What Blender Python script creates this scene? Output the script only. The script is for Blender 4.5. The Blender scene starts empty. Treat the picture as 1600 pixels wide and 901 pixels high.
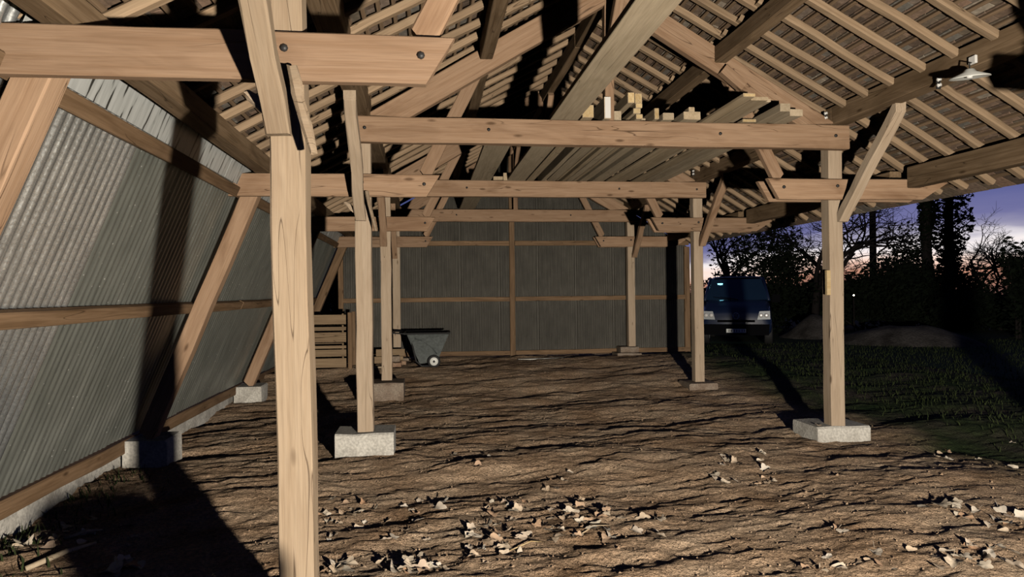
import bpy, bmesh, math, random
import numpy as np
from mathutils import Matrix, Vector

# ---------------------------------------------------------------- camera
F, PSI, PIT, ROL, EYE = 1098.16, .1207, .0058, -.0107, 1.55
def ray(px, py):
    a, b = px - 800, py - 450.5
    cr, sr = math.cos(ROL), math.sin(ROL)
    u = a*cr + b*sr; v = -a*sr + b*cr
    x, z2 = u/F, -v/F
    d = math.cos(PIT) - z2*math.sin(PIT); z = math.sin(PIT) + z2*math.cos(PIT)
    return Vector((x*math.cos(PSI) + d*math.sin(PSI), -x*math.sin(PSI) + d*math.cos(PSI), z))
EYEV = Vector((0, 0, EYE))
def PY(px, py, Y): r = ray(px, py); return r*(Y/r.y) + EYEV      # point on the plane y = Y
def PX(px, py, X): r = ray(px, py); return r*(X/r.x) + EYEV
def PZ(px, py, Z=0.): r = ray(px, py); return r*((Z - EYE)/r.z) + EYEV
def GD(px, D):                                                    # ground point at distance D
    r = ray(px, 458); h = math.hypot(r.x, r.y); return Vector((r.x/h*D, r.y/h*D, 0))

sc = bpy.context.scene
col = sc.collection
cam = bpy.data.cameras.new('camera'); cam.sensor_width = 36; cam.lens = 36*F/1600
cam.clip_start = .05; cam.clip_end = 500
camo = bpy.data.objects.new('camera', cam); col.objects.link(camo)
fw = ray(800, 450.5).normalized(); rt = (ray(801, 450.5) - ray(800, 450.5)).normalized(); up = rt.cross(fw)
M = Matrix.Identity(4)
for i in range(3): M[i][0], M[i][1], M[i][2] = rt[i], up[i], -fw[i]
M[2][3] = EYE
camo.matrix_world = M
sc.camera = camo
def project(p):
    d = Vector(p) - EYEV; z = d.dot(fw)
    if z < .1: return None
    return 800 + F*d.dot(rt)/z, 450.5 - F*d.dot(up)/z, z
sc.view_settings.view_transform = 'Standard'; sc.view_settings.look = 'None'
sc.view_settings.gamma = 1; sc.view_settings.use_curve_mapping = False
sc.view_settings.exposure = 0.0
sc.cycles.diffuse_bounces = 0; sc.cycles.glossy_bounces = 2

# ---------------------------------------------------------------- sky at dusk
w = bpy.data.worlds.new('dusk'); sc.world = w; w.use_nodes = True
N = w.node_tree.nodes; L = w.node_tree.links; N.clear()
def nn(t, **k):
    n = N.new(t)
    for a, b in k.items(): setattr(n, a, b)
    return n
tc = nn('ShaderNodeTexCoord'); sep = nn('ShaderNodeSeparateXYZ'); L.new(tc.outputs['Generated'], sep.inputs[0])
mp = nn('ShaderNodeMapping'); mp.inputs['Scale'].default_value = (5, 5, 34); L.new(tc.outputs['Generated'], mp.inputs[0])
nz = nn('ShaderNodeTexNoise'); nz.inputs['Scale'].default_value = 1.; nz.inputs['Detail'].default_value = 5; L.new(mp.outputs[0], nz.inputs[0])
ma = nn('ShaderNodeMath', operation='MULTIPLY_ADD'); ma.inputs[1].default_value = .06; L.new(nz.outputs[0], ma.inputs[0]); L.new(sep.outputs[2], ma.inputs[2])
mb_ = nn('ShaderNodeMath', operation='SUBTRACT'); mb_.inputs[1].default_value = .03; L.new(ma.outputs[0], mb_.inputs[0])
d2 = nn('ShaderNodeVectorMath', operation='DOT_PRODUCT'); d2.inputs[1].default_value = (.67, .742, 0); L.new(tc.outputs['Generated'], d2.inputs[0])
m2 = nn('ShaderNodeMapRange'); m2.inputs[1].default_value = .935; m2.inputs[2].default_value = 1.; m2.inputs[3].default_value = 1.7; m2.inputs[4].default_value = .92; L.new(d2.outputs['Value'], m2.inputs[0])
m3 = nn('ShaderNodeMath', operation='MULTIPLY'); L.new(mb_.outputs[0], m3.inputs[0]); L.new(m2.outputs[0], m3.inputs[1]); mb_ = m3
def wramp(stops, src):
    cr = nn('ShaderNodeValToRGB'); L.new(src, cr.inputs[0]); e = cr.color_ramp.elements
    while len(e) < len(stops): e.new(.5)
    for q, (p, c) in zip(e, stops): q.position = p; q.color = (*c, 1)
    return cr
glow = wramp([(0, (.22, .11, .09)), (.020, (.75, .36, .24)), (.038, (1.15, .86, .72)), (.056, (1.05, .98, .98)), (.067, (.40, .38, .52)), (.085, (.19, .19, .39)), (.13, (.115, .13, .34)), (.25, (.06, .08, .21)), (.6, (.012, .018, .055)), (1, (.006, .009, .03))], mb_.outputs[0])
night = wramp([(0, (.03, .035, .085)), (.15, (.025, .032, .09)), (.5, (.010, .014, .045)), (1, (.006, .009, .03))], sep.outputs[2])
dt = nn('ShaderNodeVectorMath', operation='DOT_PRODUCT'); dt.inputs[1].default_value = (.609, .793, 0); L.new(tc.outputs['Generated'], dt.inputs[0])
mr_ = nn('ShaderNodeMapRange'); mr_.interpolation_type = 'SMOOTHSTEP'; mr_.inputs[1].default_value = .25; mr_.inputs[2].default_value = .93; L.new(dt.outputs['Value'], mr_.inputs[0])
cr = nn('ShaderNodeMix', data_type='RGBA'); L.new(mr_.outputs[0], cr.inputs[0]); L.new(night.outputs[0], cr.inputs[6]); L.new(glow.outputs[0], cr.inputs[7])
bg = nn('ShaderNodeBackground'); bg.inputs[1].default_value = .9; L.new(cr.outputs[2], bg.inputs[0])
ow = nn('ShaderNodeOutputWorld'); L.new(bg.outputs[0], ow.inputs[0])

# ---------------------------------------------------------------- the work lamp that lights the barn, standing right of the viewer
ld = bpy.data.lights.new('work_lamp', 'POINT'); ld.energy = 305; ld.shadow_soft_size = .055; ld.color = (1, .905, .78)
ld.use_nodes = True; lt = ld.node_tree; em = lt.nodes['Emission']; lf = lt.nodes.new('ShaderNodeLightFalloff'); lf.inputs[0].default_value = 1
lt.links.new(lf.outputs['Linear'], em.inputs['Strength'])
lo = bpy.data.objects.new('work_lamp', ld); lo.location = (1.42, -.53, 1.0); col.objects.link(lo)

# ---------------------------------------------------------------- helpers
WM = {}
def link(name, data, mat, parent=None, W=None):
    o = bpy.data.objects.new(name, data)
    W = W if W is not None else Matrix.Identity(4)
    if data is not None and mat is not None and hasattr(data, 'materials') and len(data.materials) == 0: data.materials.append(mat)
    col.objects.link(o)
    WM[o.name] = W
    if parent is not None:
        o.parent = parent; o.matrix_local = WM[parent.name].inverted() @ W
    else: o.matrix_local = W
    return o
def tag(o, label=None, cat=None, group=None, kind=None):
    if label: o['label'] = label
    if cat: o['category'] = cat
    if group: o['group'] = group
    if kind: o['kind'] = kind
    return o
def thing(name, label, cat, loc=(0, 0, 0), group=None, kind=None, rz=0.):
    return tag(link(name, None, None, None, Matrix.Translation(loc) @ Matrix.Rotation(rz, 4, 'Z')), label, cat, group, kind)
def pmesh(verts, faces, name='m', smooth=False):
    me = bpy.data.meshes.new(name); me.from_pydata([tuple(v) for v in verts], [], faces); me.update()
    if smooth: me.polygons.foreach_set('use_smooth', [True]*len(me.polygons))
    return me
def beam_mesh(Ln, w, h, seg=1, ch=.008, jit=0., seed=0, sk0=0., sk1=0., name='beam'):
    """length along x from 0; w along y, h along z; chamfered, a little uneven; sk shifts the top of an end along x"""
    rnd = random.Random(seed); ch = min(ch, w*.3, h*.3)
    a, b = w/2, h/2
    prof = [(-a+ch, -b), (a-ch, -b), (a, -b+ch), (a, b-ch), (a-ch, b), (-a+ch, b), (-a, b-ch), (-a, -b+ch)]
    vs, fs = [], []
    for i in range(seg+1):
        t = i/seg; x = t*Ln; dy, dz = rnd.uniform(-jit, jit), rnd.uniform(-jit, jit)
        for (y, z) in prof:
            xx = x + (sk0*(z/b)*.5 if i == 0 else 0) + (sk1*(z/b)*.5 if i == seg else 0)
            vs.append((xx, y+dy+rnd.uniform(-jit, jit)*.5, z+dz+rnd.uniform(-jit, jit)*.5))
    for i in range(seg):
        for k in range(8):
            k2 = (k+1) % 8; fs.append((i*8+k, (i+1)*8+k, (i+1)*8+k2, i*8+k2)[::-1])
    fs.append(tuple(range(8))[::-1][::-1]); fs.append(tuple(range(seg*8, seg*8+8))[::-1])
    me = pmesh(vs, fs, name)
    bm = bmesh.new(); bm.from_mesh(me); bmesh.ops.recalc_face_normals(bm, faces=bm.faces); bm.to_mesh(me); bm.free()
    return me
def axes(p0, p1, upv=(0, 0, 1)):
    x = (Vector(p1)-Vector(p0)).normalized(); z = Vector(upv); z = (z - x*z.dot(x))
    if z.length < 1e-4: z = Vector((0, 1, 0)); z = z - x*z.dot(x)
    z.normalize(); y = z.cross(x)
    W = Matrix.Identity(4)
    for i in range(3): W[i][0], W[i][1], W[i][2], W[i][3] = x[i], y[i], z[i], p0[i]
    return W
SEED = [1]
def beam(name, p0, p1, w, h, mat, parent=None, upv=(0, 0, 1), seg=None, jit=.002, ch=.008, sk0=0., sk1=0.):
    SEED[0] += 1
    Ln = (Vector(p1)-Vector(p0)).length
    me = beam_mesh(Ln, w, h, seg or max(1, int(Ln/.6)), ch, jit, SEED[0], sk0, sk1, name)
    return link(name, me, mat, parent, axes(p0, p1, upv))
def box(name, lo_, hi_, mat, parent=None, ch=.01, jit=.0):
    """axis-aligned block, its long side along local x"""
    lo_, hi_ = Vector(lo_), Vector(hi_); c = (lo_+hi_)/2; d = hi_-lo_
    if d.x >= d.y: p0, p1, w = (lo_.x, c.y, c.z), (hi_.x, c.y, c.z), d.y
    else: p0, p1, w = (c.x, lo_.y, c.z), (c.x, hi_.y, c.z), d.x
    return beam(name, p0, p1, w, d.z, mat, parent, seg=3 if jit else 1, jit=jit, ch=ch)
def lathe(prof, n=20, name='lathe', smooth=True):
    vs, fs = [], []
    for r, z in prof:
        for k in range(n): a = 2*math.pi*k/n; vs.append((r*math.cos(a), r*math.sin(a), z))
    for i in range(len(prof)-1):
        for k in range(n): k2 = (k+1) % n; fs.append((i*n+k, i*n+k2, (i+1)*n+k2, (i+1)*n+k))
    fs.append(tuple(range(n))[::-1]); fs.append(tuple(range((len(prof)-1)*n, len(prof)*n)))
    return pmesh(vs, fs, name, smooth)
def tube(pts, radii, n=6, vs=None, fs=None):
    vs = [] if vs is None else vs; fs = [] if fs is None else fs
    b0 = len(vs)
    for i, p in enumerate(pts):
        p = Vector(p); d = (Vector(pts[min(i+1, len(pts)-1)]) - Vector(pts[max(i-1, 0)])).normalized()
        u = d.orthogonal().normalized() if i == 0 else (u - d*u.dot(d)).normalized()
        v = d.cross(u)
        for k in range(n): a = 2*math.pi*k/n; vs.append(tuple(p + (u*math.cos(a)+v*math.sin(a))*radii[i]))
    for i in range(len(pts)-1):
        for k in range(n): k2 = (k+1) % n; fs.append((b0+i*n+k, b0+i*n+k2, b0+(i+1)*n+k2, b0+(i+1)*n+k))
    fs.append(tuple(b0+k for k in range(n))[::-1]); fs.append(tuple(b0+(len(pts)-1)*n+k for k in range(n)))
    return vs, fs

# ---------------------------------------------------------------- materials
def newmat(name):
    m = bpy.data.materials.new(name); m.use_nodes = True; t = m.node_tree
    return m, t, t.nodes, t.links, t.nodes['Principled BSDF']
def ramp(n, stops):
    r = n.new('ShaderNodeValToRGB'); e = r.color_ramp.elements
    while len(e) < len(stops): e.new(.5)
    for q, (p, c) in zip(e, stops): q.position = p; q.color = (*c, 1) if len(c) == 3 else c
    return r
def mix(n, l, a, b, f, typ='MIX'):
    m = n.new('ShaderNodeMix'); m.data_type = 'RGBA'; m.blend_type = typ
    for k, v in ((6, a), (7, b), (0, f)):
        if isinstance(v, (int, float)): m.inputs[k].default_value = v
        elif isinstance(v, tuple): m.inputs[k].default_value = (*v, 1)
        else: l.new(v, m.inputs[k])
    return m.outputs[2]
def wood(name, light, dark, stain=(.16, .10, .06), stain_amt=.35, rough=.75, knots=.8, crack=.52):
    m, t, n, l, b = newmat(name)
    tc = n.new('ShaderNodeTexCoord'); oi = n.new('ShaderNodeObjectInfo')
    off = n.new('ShaderNodeVectorMath'); off.operation = 'SCALE'; off.inputs[0].default_value = (31, 17, 53); l.new(oi.outputs['Random'], off.inputs['Scale'])
    add = n.new('ShaderNodeVectorMath'); add.operation = 'ADD'; l.new(tc.outputs['Object'], add.inputs[0]); l.new(off.outputs[0], add.inputs[1])
    def noise(scale, detail=4, dist=0.):
        mpn = n.new('ShaderNodeMapping'); mpn.inputs['Scale'].default_value = scale; l.new(add.outputs[0], mpn.inputs[0])
        z = n.new('ShaderNodeTexNoise'); z.inputs['Scale'].default_value = 1; z.inputs['Detail'].default_value = detail; z.inputs['Distortion'].default_value = dist
        l.new(mpn.outputs[0], z.inputs[0]); return z.outputs[0]
    g = noise((1.6, 34, 34), 5, .6)
    r1 = ramp(n, [(.32, dark), (.62, light)]); l.new(g, r1.inputs[0])
    fine = noise((6, 160, 160), 2)
    r2 = ramp(n, [(.3, (.88, .88, .88)), (.6, (1.03, 1.03, 1.03))]); l.new(fine, r2.inputs[0])
    c = mix(n, l, r1.outputs[0], r2.outputs[0], 1., 'MULTIPLY')
    s = noise((1.1, 4, 4), 4, 1.2)
    r3 = ramp(n, [(.50, (0, 0, 0)), (.72, (stain_amt,)*3)]); l.new(s, r3.inputs[0])
    c = mix(n, l, c, stain, r3.outputs[0])
    # knots
    mk = n.new('ShaderNodeMapping'); mk.inputs['Scale'].default_value = (2.1, 6.5, 6.5); l.new(add.outputs[0], mk.inputs[0])
    vk = n.new('ShaderNodeTexVoronoi'); vk.inputs['Scale'].default_value = 1; l.new(mk.outputs[0], vk.inputs[0])
    r4 = ramp(n, [(.055, (knots,)*3), (.13, (0, 0, 0))]); l.new(vk.outputs['Distance'], r4.inputs[0])
    c = mix(n, l, c, (dark[0]*.28, dark[1]*.24, dark[2]*.2), r4.outputs[0])
    # drying cracks
    ck = noise((.9, 13, 13), 1, .3)
    r5 = ramp(n, [(.492, (0, 0, 0)), (.5, (.8,)*3), (.508, (0, 0, 0))]); l.new(ck, r5.inputs[0])
    gate = noise((.7, 3, 3), 1); r6 = ramp(n, [(crack, (0, 0, 0)), (crack+.04, (1, 1, 1))]); l.new(gate, r6.inputs[0])
    cg = n.new('ShaderNodeMath'); cg.operation = 'MULTIPLY'; l.new(r5.outputs[0], cg.inputs[0]); l.new(r6.outputs[0], cg.inputs[1])
    c = mix(n, l, c, (dark[0]*.15, dark[1]*.12, dark[2]*.1), cg.outputs[0])
    # every timber a slightly different tone
    rv = n.new('ShaderNodeMapRange'); rv.inputs[3].default_value = .80; rv.inputs[4].default_value = 1.12; l.new(oi.outputs['Random'], rv.inputs[0])
    hv = n.new('ShaderNodeHueSaturation'); l.new(c, hv.inputs['Color']); l.new(rv.outputs[0], hv.inputs['Value'])
    l.new(hv.outputs[0], b.inputs['Base Color']); b.inputs['Roughness'].default_value = rough
    b.inputs['Specular IOR Level'].default_value = .2
    bp = n.new('ShaderNodeBump'); bp.inputs['Strength'].default_value = .35; bp.inputs['Distance'].default_value = .006
    hs = n.new('ShaderNodeMath'); hs.operation = 'SUBTRACT'; l.new(g, hs.inputs[0]); l.new(cg.outputs[0], hs.inputs[1]); l.new(hs.outputs[0], bp.inputs['Height'])
    l.new(bp.outputs[0], b.inputs['Normal'])
    return m
PINE = wood('pale_sawn_pine', (.54, .42, .30), (.47, .355, .245), stain=(.25, .165, .105), stain_amt=.22)
PINE_DIMMED = wood('dimmed_pine', (.415, .315, .215), (.355, .26, .17), stain=(.2, .125, .075), stain_amt=.4, crack=.40)  # pine shaded down in its colour against the close lamp; cracks are real
PINE2 = wood('pine_beam', (.44, .29, .185), (.36, .225, .135), stain=(.17, .09, .045), stain_amt=.6)
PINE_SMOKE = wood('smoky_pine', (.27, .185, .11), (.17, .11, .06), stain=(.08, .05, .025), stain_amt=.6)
RAFT = wood('rafter_wood', (.42, .30, .19), (.34, .232, .142), stain=(.17, .12, .075), stain_amt=.55)
LATHM = wood('batten_wood', (.27, .185, .115), (.18, .12, .072), stain_amt=.5, knots=0)
BOARD = wood('stored_board', (.60, .47, .31), (.48, .365, .23), stain=(.32, .23, .13), stain_amt=.3, knots=.5)
BOARD_GREY = wood('grey_board', (.60, .485, .335), (.50, .395, .265), stain=(.32, .25, .16), stain_amt=.3, knots=.4)
FRESH = wood('fresh_end_grain', (.70, .54, .30), (.60, .42, .20), stain_amt=.1, knots=0)
RAILM = wood('wall_rail_wood', (.29, .185, .105), (.19, .115, .06), stain=(.09, .055, .03), stain_amt=.5)
CRATEM = wood('crate_wood', (.33, .235, .14), (.25, .17, .1), stain_amt=.3)

def simple(name, c, rough=.6, metal=0., spec=.5, emit=None, es=0., coat=0.):
    m, t, n, l, b = newmat(name); b.inputs['Base Color'].default_value = (*c, 1); b.inputs['Roughness'].default_value = rough
    b.inputs['Metallic'].default_value = metal; b.inputs['Specular IOR Level'].default_value = spec; b.inputs['Coat Weight'].default_value = coat
    if emit: b.inputs['Emission Color'].default_value = (*emit, 1); b.inputs['Emission Strength'].default_value = es
    return m
def noisy(name, stops, scale, rough=.9, bump=.4, bdist=.02, detail=6, scale2=None, spec=.2, coord='Object', metal=0., stretch=(1, 1, 1)):
    m, t, n, l, b = newmat(name); tc = n.new('ShaderNodeTexCoord')
    mpn = n.new('ShaderNodeMapping'); mpn.inputs['Scale'].default_value = stretch; l.new(tc.outputs[coord], mpn.inputs[0])
    z = n.new('ShaderNodeTexNoise'); z.inputs['Scale'].default_value = scale; z.inputs['Detail'].default_value = detail; l.new(mpn.outputs[0], z.inputs[0])
    r = ramp(n, stops); l.new(z.outputs[0], r.inputs[0]); c = r.outputs[0]
    z2 = n.new('ShaderNodeTexNoise'); z2.inputs['Scale'].default_value = scale2 or scale*9; z2.inputs['Detail'].default_value = 4; l.new(mpn.outputs[0], z2.inputs[0])
    r2 = ramp(n, [(.3, (.72,)*3), (.7, (1.2,)*3)]); l.new(z2.outputs[0], r2.inputs[0]); c = mix(n, l, c, r2.outputs[0], 1., 'MULTIPLY')
    l.new(c, b.inputs['Base Color']); b.inputs['Roughness'].default_value = rough; b.inputs['Specular IOR Level'].default_value = spec; b.inputs['Metallic'].default_value = metal
    if bump:
        bp = n.new('ShaderNodeBump'); bp.inputs['Strength'].default_value = bump; bp.inputs['Distance'].default_value = bdist
        l.new(z2.outputs[0], bp.inputs['Height']); l.new(bp.outputs[0], b.inputs['Normal'])
    return m
CONC = noisy('concrete', [(.3, (.42, .39, .34)), (.55, (.64, .61, .54)), (.75, (.70, .67, .60))], 5, bump=.5, bdist=.01)
CONC_DIRTY = noisy('dirty_concrete', [(.3, (.20, .14, .10)), (.55, (.32, .25, .19)), (.75, (.38, .32, .25))], 5, bump=.5, bdist=.01)
def earthmat():
    m, t, n, l, b = newmat('trodden_earth'); tc = n.new('ShaderNodeTexCoord')
    def nz_(sc_, d): z = n.new('ShaderNodeTexNoise'); z.inputs['Scale'].default_value = sc_; z.inputs['Detail'].default_value = d; l.new(tc.outputs['Object'], z.inputs[0]); return z.outputs[0]
    r = ramp(n, [(.30, (.50, .32, .19)), (.5, (.80, .56, .365)), (.72, (.90, .68, .47))]); l.new(nz_(1.7, 7), r.inputs[0])
    f = nz_(38, 5); r2 = ramp(n, [(.3, (.6,)*3), (.7, (1.2,)*3)]); l.new(f, r2.inputs[0]); c = mix(n, l, r.outputs[0], r2.outputs[0], 1., 'MULTIPLY')
    gr = ramp(n, [(.35, (.10, .085, .065)), (.55, (.06, .08, .035)), (.7, (.04, .07, .025))]); l.new(nz_(1.1, 5), gr.inputs[0])
    sx = n.new('ShaderNodeSeparateXYZ'); l.new(tc.outputs['Object'], sx.inputs[0])
    a = n.new('ShaderNodeMath'); a.operation = 'MULTIPLY_ADD'; a.inputs[1].default_value = 1.4; l.new(nz_(.9, 5), a.inputs[0]); l.new(sx.outputs[0], a.inputs[2])
    mr = n.new('ShaderNodeMapRange'); mr.interpolation_type = 'SMOOTHSTEP'; mr.inputs[1].default_value = 4.9; mr.inputs[2].default_value = 6.1; l.new(a.outputs[0], mr.inputs[0])
    l.new(mix(n, l, c, gr.outputs[0], mr.outputs[0]), b.inputs['Base Color']); b.inputs['Roughness'].default_value = .95; b.inputs['Specular IOR Level'].default_value = .1
    bp = n.new('ShaderNodeBump'); bp.inputs['Strength'].default_value = 1.; bp.inputs['Distance'].default_value = .045; l.new(f, bp.inputs['Height'])
    bp2 = n.new('ShaderNodeBump'); bp2.inputs['Strength'].default_value = .8; bp2.inputs['Distance'].default_value = .02; l.new(nz_(120, 3), bp2.inputs['Height']); l.new(bp.outputs[0], bp2.inputs['Normal'])
    l.new(bp2.outputs[0], b.inputs['Normal'])
    return m
EARTH = earthmat()
FIELD = noisy('dark_field', [(.35, (.055, .05, .04)), (.5, (.04, .055, .025)), (.7, (.03, .06, .02))], .35, bump=.6, bdist=.03, scale2=9)
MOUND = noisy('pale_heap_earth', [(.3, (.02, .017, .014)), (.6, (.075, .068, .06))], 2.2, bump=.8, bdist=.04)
WHITE = simple('white_enamel', (.82, .82, .76), .35)
CERAM = simple('white_ceramic', (.85, .83, .78), .2)
BLACKM = simple('black_metal', (.03, .03, .03), .5)
RUBBER = simple('black_rubber', (.02, .02, .02), .7)
TUB = noisy('grey_plastic_tub', [(.3, (.085, .098, .094)), (.7, (.125, .14, .133))], 3, rough=.5, bump=.05, spec=.4)
BRICK = noisy('old_brick', [(.3, (.30, .17, .11)), (.7, (.45, .30, .2))], 7)

def galv(name, c0, c1, rough, metal, speck):
    m, t, n, l, b = newmat(name); tc = n.new('ShaderNodeTexCoord')
    z = n.new('ShaderNodeTexNoise'); z.inputs['Scale'].default_value = 2.2; z.inputs['Detail'].default_value = 5; l.new(tc.outputs['Object'], z.inputs[0])
    r = ramp(n, [(.3, c0), (.7, c1)]); l.new(z.outputs[0], r.inputs[0])
    mp2 = n.new('ShaderNodeMapping'); mp2.inputs['Scale'].default_value = (26, 26, 2.2); l.new(tc.outputs['Object'], mp2.inputs[0])
    zs = n.new('ShaderNodeTexNoise'); zs.inputs['Scale'].default_value = 1; zs.inputs['Detail'].default_value = 5; l.new(mp2.outputs[0], zs.inputs[0])
    rs = ramp(n, [(.3, (.72,)*3), (.7, (1.15,)*3)]); l.new(zs.outputs[0], rs.inputs[0])
    c = mix(n, l, r.outputs[0], rs.outputs[0], 1., 'MULTIPLY')
    v = n.new('ShaderNodeTexVoronoi'); v.inputs['Scale'].default_value = 16; l.new(tc.outputs['Object'], v.inputs[0])
    rr = ramp(n, [(.06, (speck,)*3), (.10, (0, 0, 0))]); l.new(v.outputs['Distance'], rr.inputs[0])
    c = mix(n, l, c, (.85, .85, .8), rr.outputs[0])
    l.new(c, b.inputs['Base Color']); b.inputs['Metallic'].default_value = metal
    z3 = n.new('ShaderNodeTexNoise'); z3.inputs['Scale'].default_value = 60; l.new(tc.outputs['Object'], z3.inputs[0])
    ro = n.new('ShaderNodeMapRange'); ro.inputs[3].default_value = rough-.1; ro.inputs[4].default_value = rough+.14; l.new(z3.outputs[0], ro.inputs[0]); l.new(ro.outputs[0], b.inputs['Roughness'])
    bp = n.new('ShaderNodeBump'); bp.inputs['Strength'].default_value = .18; bp.inputs['Distance'].default_value = .004; l.new(z3.outputs[0], bp.inputs['Height']); l.new(bp.outputs[0], b.inputs['Normal'])
    return m
GALV = galv('galvanised_sheet', (.21, .222, .195), (.30, .31, .275), .42, .35, .8)
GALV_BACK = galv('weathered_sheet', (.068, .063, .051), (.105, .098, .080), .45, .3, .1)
GALV_NEW = galv('bright_new_sheet', (.52, .54, .53), (.70, .72, .71), .27, .85, .9)
def drip():
    m, t, n, l, b = newmat('pale_flashing_with_runs'); tc = n.new('ShaderNodeTexCoord')
    mp2 = n.new('ShaderNodeMapping'); mp2.inputs['Scale'].default_value = (1, 22, 2.6); l.new(tc.outputs['Object'], mp2.inputs[0])
    z = n.new('ShaderNodeTexNoise'); z.inputs['Scale'].default_value = 1; z.inputs['Detail'].default_value = 3; l.new(mp2.outputs[0], z.inputs[0])
    r = ramp(n, [(.37, (.05, .05, .045)), (.41, (.52, .54, .52)), (.6, (.66, .68, .66))]); l.new(z.outputs[0], r.inputs[0])
    l.new(r.outputs[0], b.inputs['Base Color']); b.inputs['Roughness'].default_value = .5; b.inputs['Metallic'].default_value = .2
    return m
FLASH = drip()
def tilemat():
    m, t, n, l, b = newmat('clay_tile'); gi = n.new('ShaderNodeNewGeometry'); oi = n.new('ShaderNodeObjectInfo')
    a = n.new('ShaderNodeMath'); a.operation = 'ADD'; l.new(gi.outputs['Random Per Island'], a.inputs[0]); l.new(oi.outputs['Random'], a.inputs[1])
    f = n.new('ShaderNodeMath'); f.operation = 'FRACT'; l.new(a.outputs[0], f.inputs[0])
    r = ramp(n, [(0, (.10, .07, .05)), (.3, (.22, .145, .095)), (.5, (.15, .12, .085)), (.75, (.29, .185, .125)), (.9, (.18, .165, .14)), (1, (.40, .33, .25))]); l.new(f.outputs[0], r.inputs[0])
    tc = n.new('ShaderNodeTexCoord'); z = n.new('ShaderNodeTexNoise'); z.inputs['Scale'].default_value = 25; z.inputs['Detail'].default_value = 4; l.new(tc.outputs['Object'], z.inputs[0])
    r2 = ramp(n, [(.3, (.6,)*3), (.7, (1.2,)*3)]); l.new(z.outputs[0], r2.inputs[0])
    l.new(mix(n, l, r.outputs[0], r2.outputs[0], 1., 'MULTIPLY'), b.inputs['Base Color']); b.inputs['Roughness'].default_value = .9
    return m
TILE = tilemat()
def leafmat(name, stops, rough=.7):
    m, t, n, l, b = newmat(name); oi = n.new('ShaderNodeObjectInfo'); r = ramp(n, stops); l.new(oi.outputs['Random'], r.inputs[0])
    l.new(r.outputs[0], b.inputs['Base Color']); b.inputs['Roughness'].default_value = rough; b.inputs['Specular IOR Level'].default_value = .2
    return m
LEAF = leafmat('dry_leaf', [(0, (.72, .58, .44)), (.35, (.80, .70, .55)), (.62, (.70, .54, .38)), (.82, (.66, .40, .24)), (.9, (.82, .74, .62)), (1, (.76, .64, .50))])
BARK = simple('dark_bark', (.018, .015, .014), .9, spec=.1)
FOLI = simple('night_foliage', (.010, .014, .008), .9, spec=.05)
IVY = simple('ivy_foliage', (.009, .014, .007), .9, spec=.05)

# ---------------------------------------------------------------- ground
def vnoise(x, y, seed):
    xi, yi = np.floor(x).astype(np.int64), np.floor(y).astype(np.int64); fx, fy = x-xi, y-yi
    def hsh(a, b):
        h = (a*374761393 + b*668265263 + seed*1442695041) & 0xffffffff
        h = ((h ^ (h >> 13))*1274126177) & 0xffffffff; return ((h ^ (h >> 16)) & 0xffff)/65535.
    u, v = fx*fx*(3-2*fx), fy*fy*(3-2*fy)
    return (hsh(xi, yi)*(1-u)+hsh(xi+1, yi)*u)*(1-v) + (hsh(xi, yi+1)*(1-u)+hsh(xi+1, yi+1)*u)*v - .5
def sstep(t): t = np.clip(t, 0, 1); return t*t*(3-2*t)
def gz(x, y):
    x = np.asarray(x, float); y = np.asarray(y, float)
    base = .25*sstep((y-9)/5.)*(1-sstep((x-5.6)/2.))
    xr, yr = x*.96 + y*.28, y*.96 - x*.28                     # ruts run a little oblique
    h = .060*vnoise(x*.7, y*1.1, 1) + .055*vnoise(xr*.9, yr*2.4, 2) + .036*vnoise(xr*1.9, yr*5.2, 3)
    r = vnoise(xr*4.2, yr*9.0, 4); h = h + .022*(.5-np.abs(r)*2)*.8
    h = h + .013*vnoise(x*9, y*19, 5) + .009*vnoise(x*22, y*38, 6) + .004*vnoise(x*50, y*70, 7)
    fade = sstep((y-1.0)/.6)*sstep((18.6-y)/.6)*sstep((x+4.4)/.5)*sstep((9.6-x)/1.)
    return base + h*fade
def gzz(x, y): return float(gz(x, y))
nx, ny = 560, 760
tx = np.linspace(0, 1, nx); X = -4.6 + 14.4*tx
ty = np.linspace(0, 1, ny); Y = 1.0*np.exp(ty*math.log(18.8/1.0)); 
GX, GY = np.meshgrid(X, Y); GZ = gz(GX, GY)
me = bpy.data.meshes.new('floor'); me.vertices.add(nx*ny)
me.vertices.foreach_set('co', np.stack([GX, GY, GZ], -1).astype(np.float32).ravel())
idx = np.arange(nx*ny).reshape(ny, nx); q = np.stack([idx[:-1, :-1], idx[:-1, 1:], idx[1:, 1:], idx[1:, :-1]], -1).reshape(-1, 4)
me.loops.add(q.size); me.loops.foreach_set('vertex_index', q.ravel().astype(np.int32)); me.polygons.add(len(q))
me.polygons.foreach_set('loop_start', np.arange(0, q.size, 4, dtype=np.int32)); me.update(calc_edges=True)
me.polygons.foreach_set('use_smooth', [True]*len(me.polygons))
tag(link('floor', me, EARTH), 'rutted bare brown earth floor of the open barn', 'floor', kind='structure')
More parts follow.
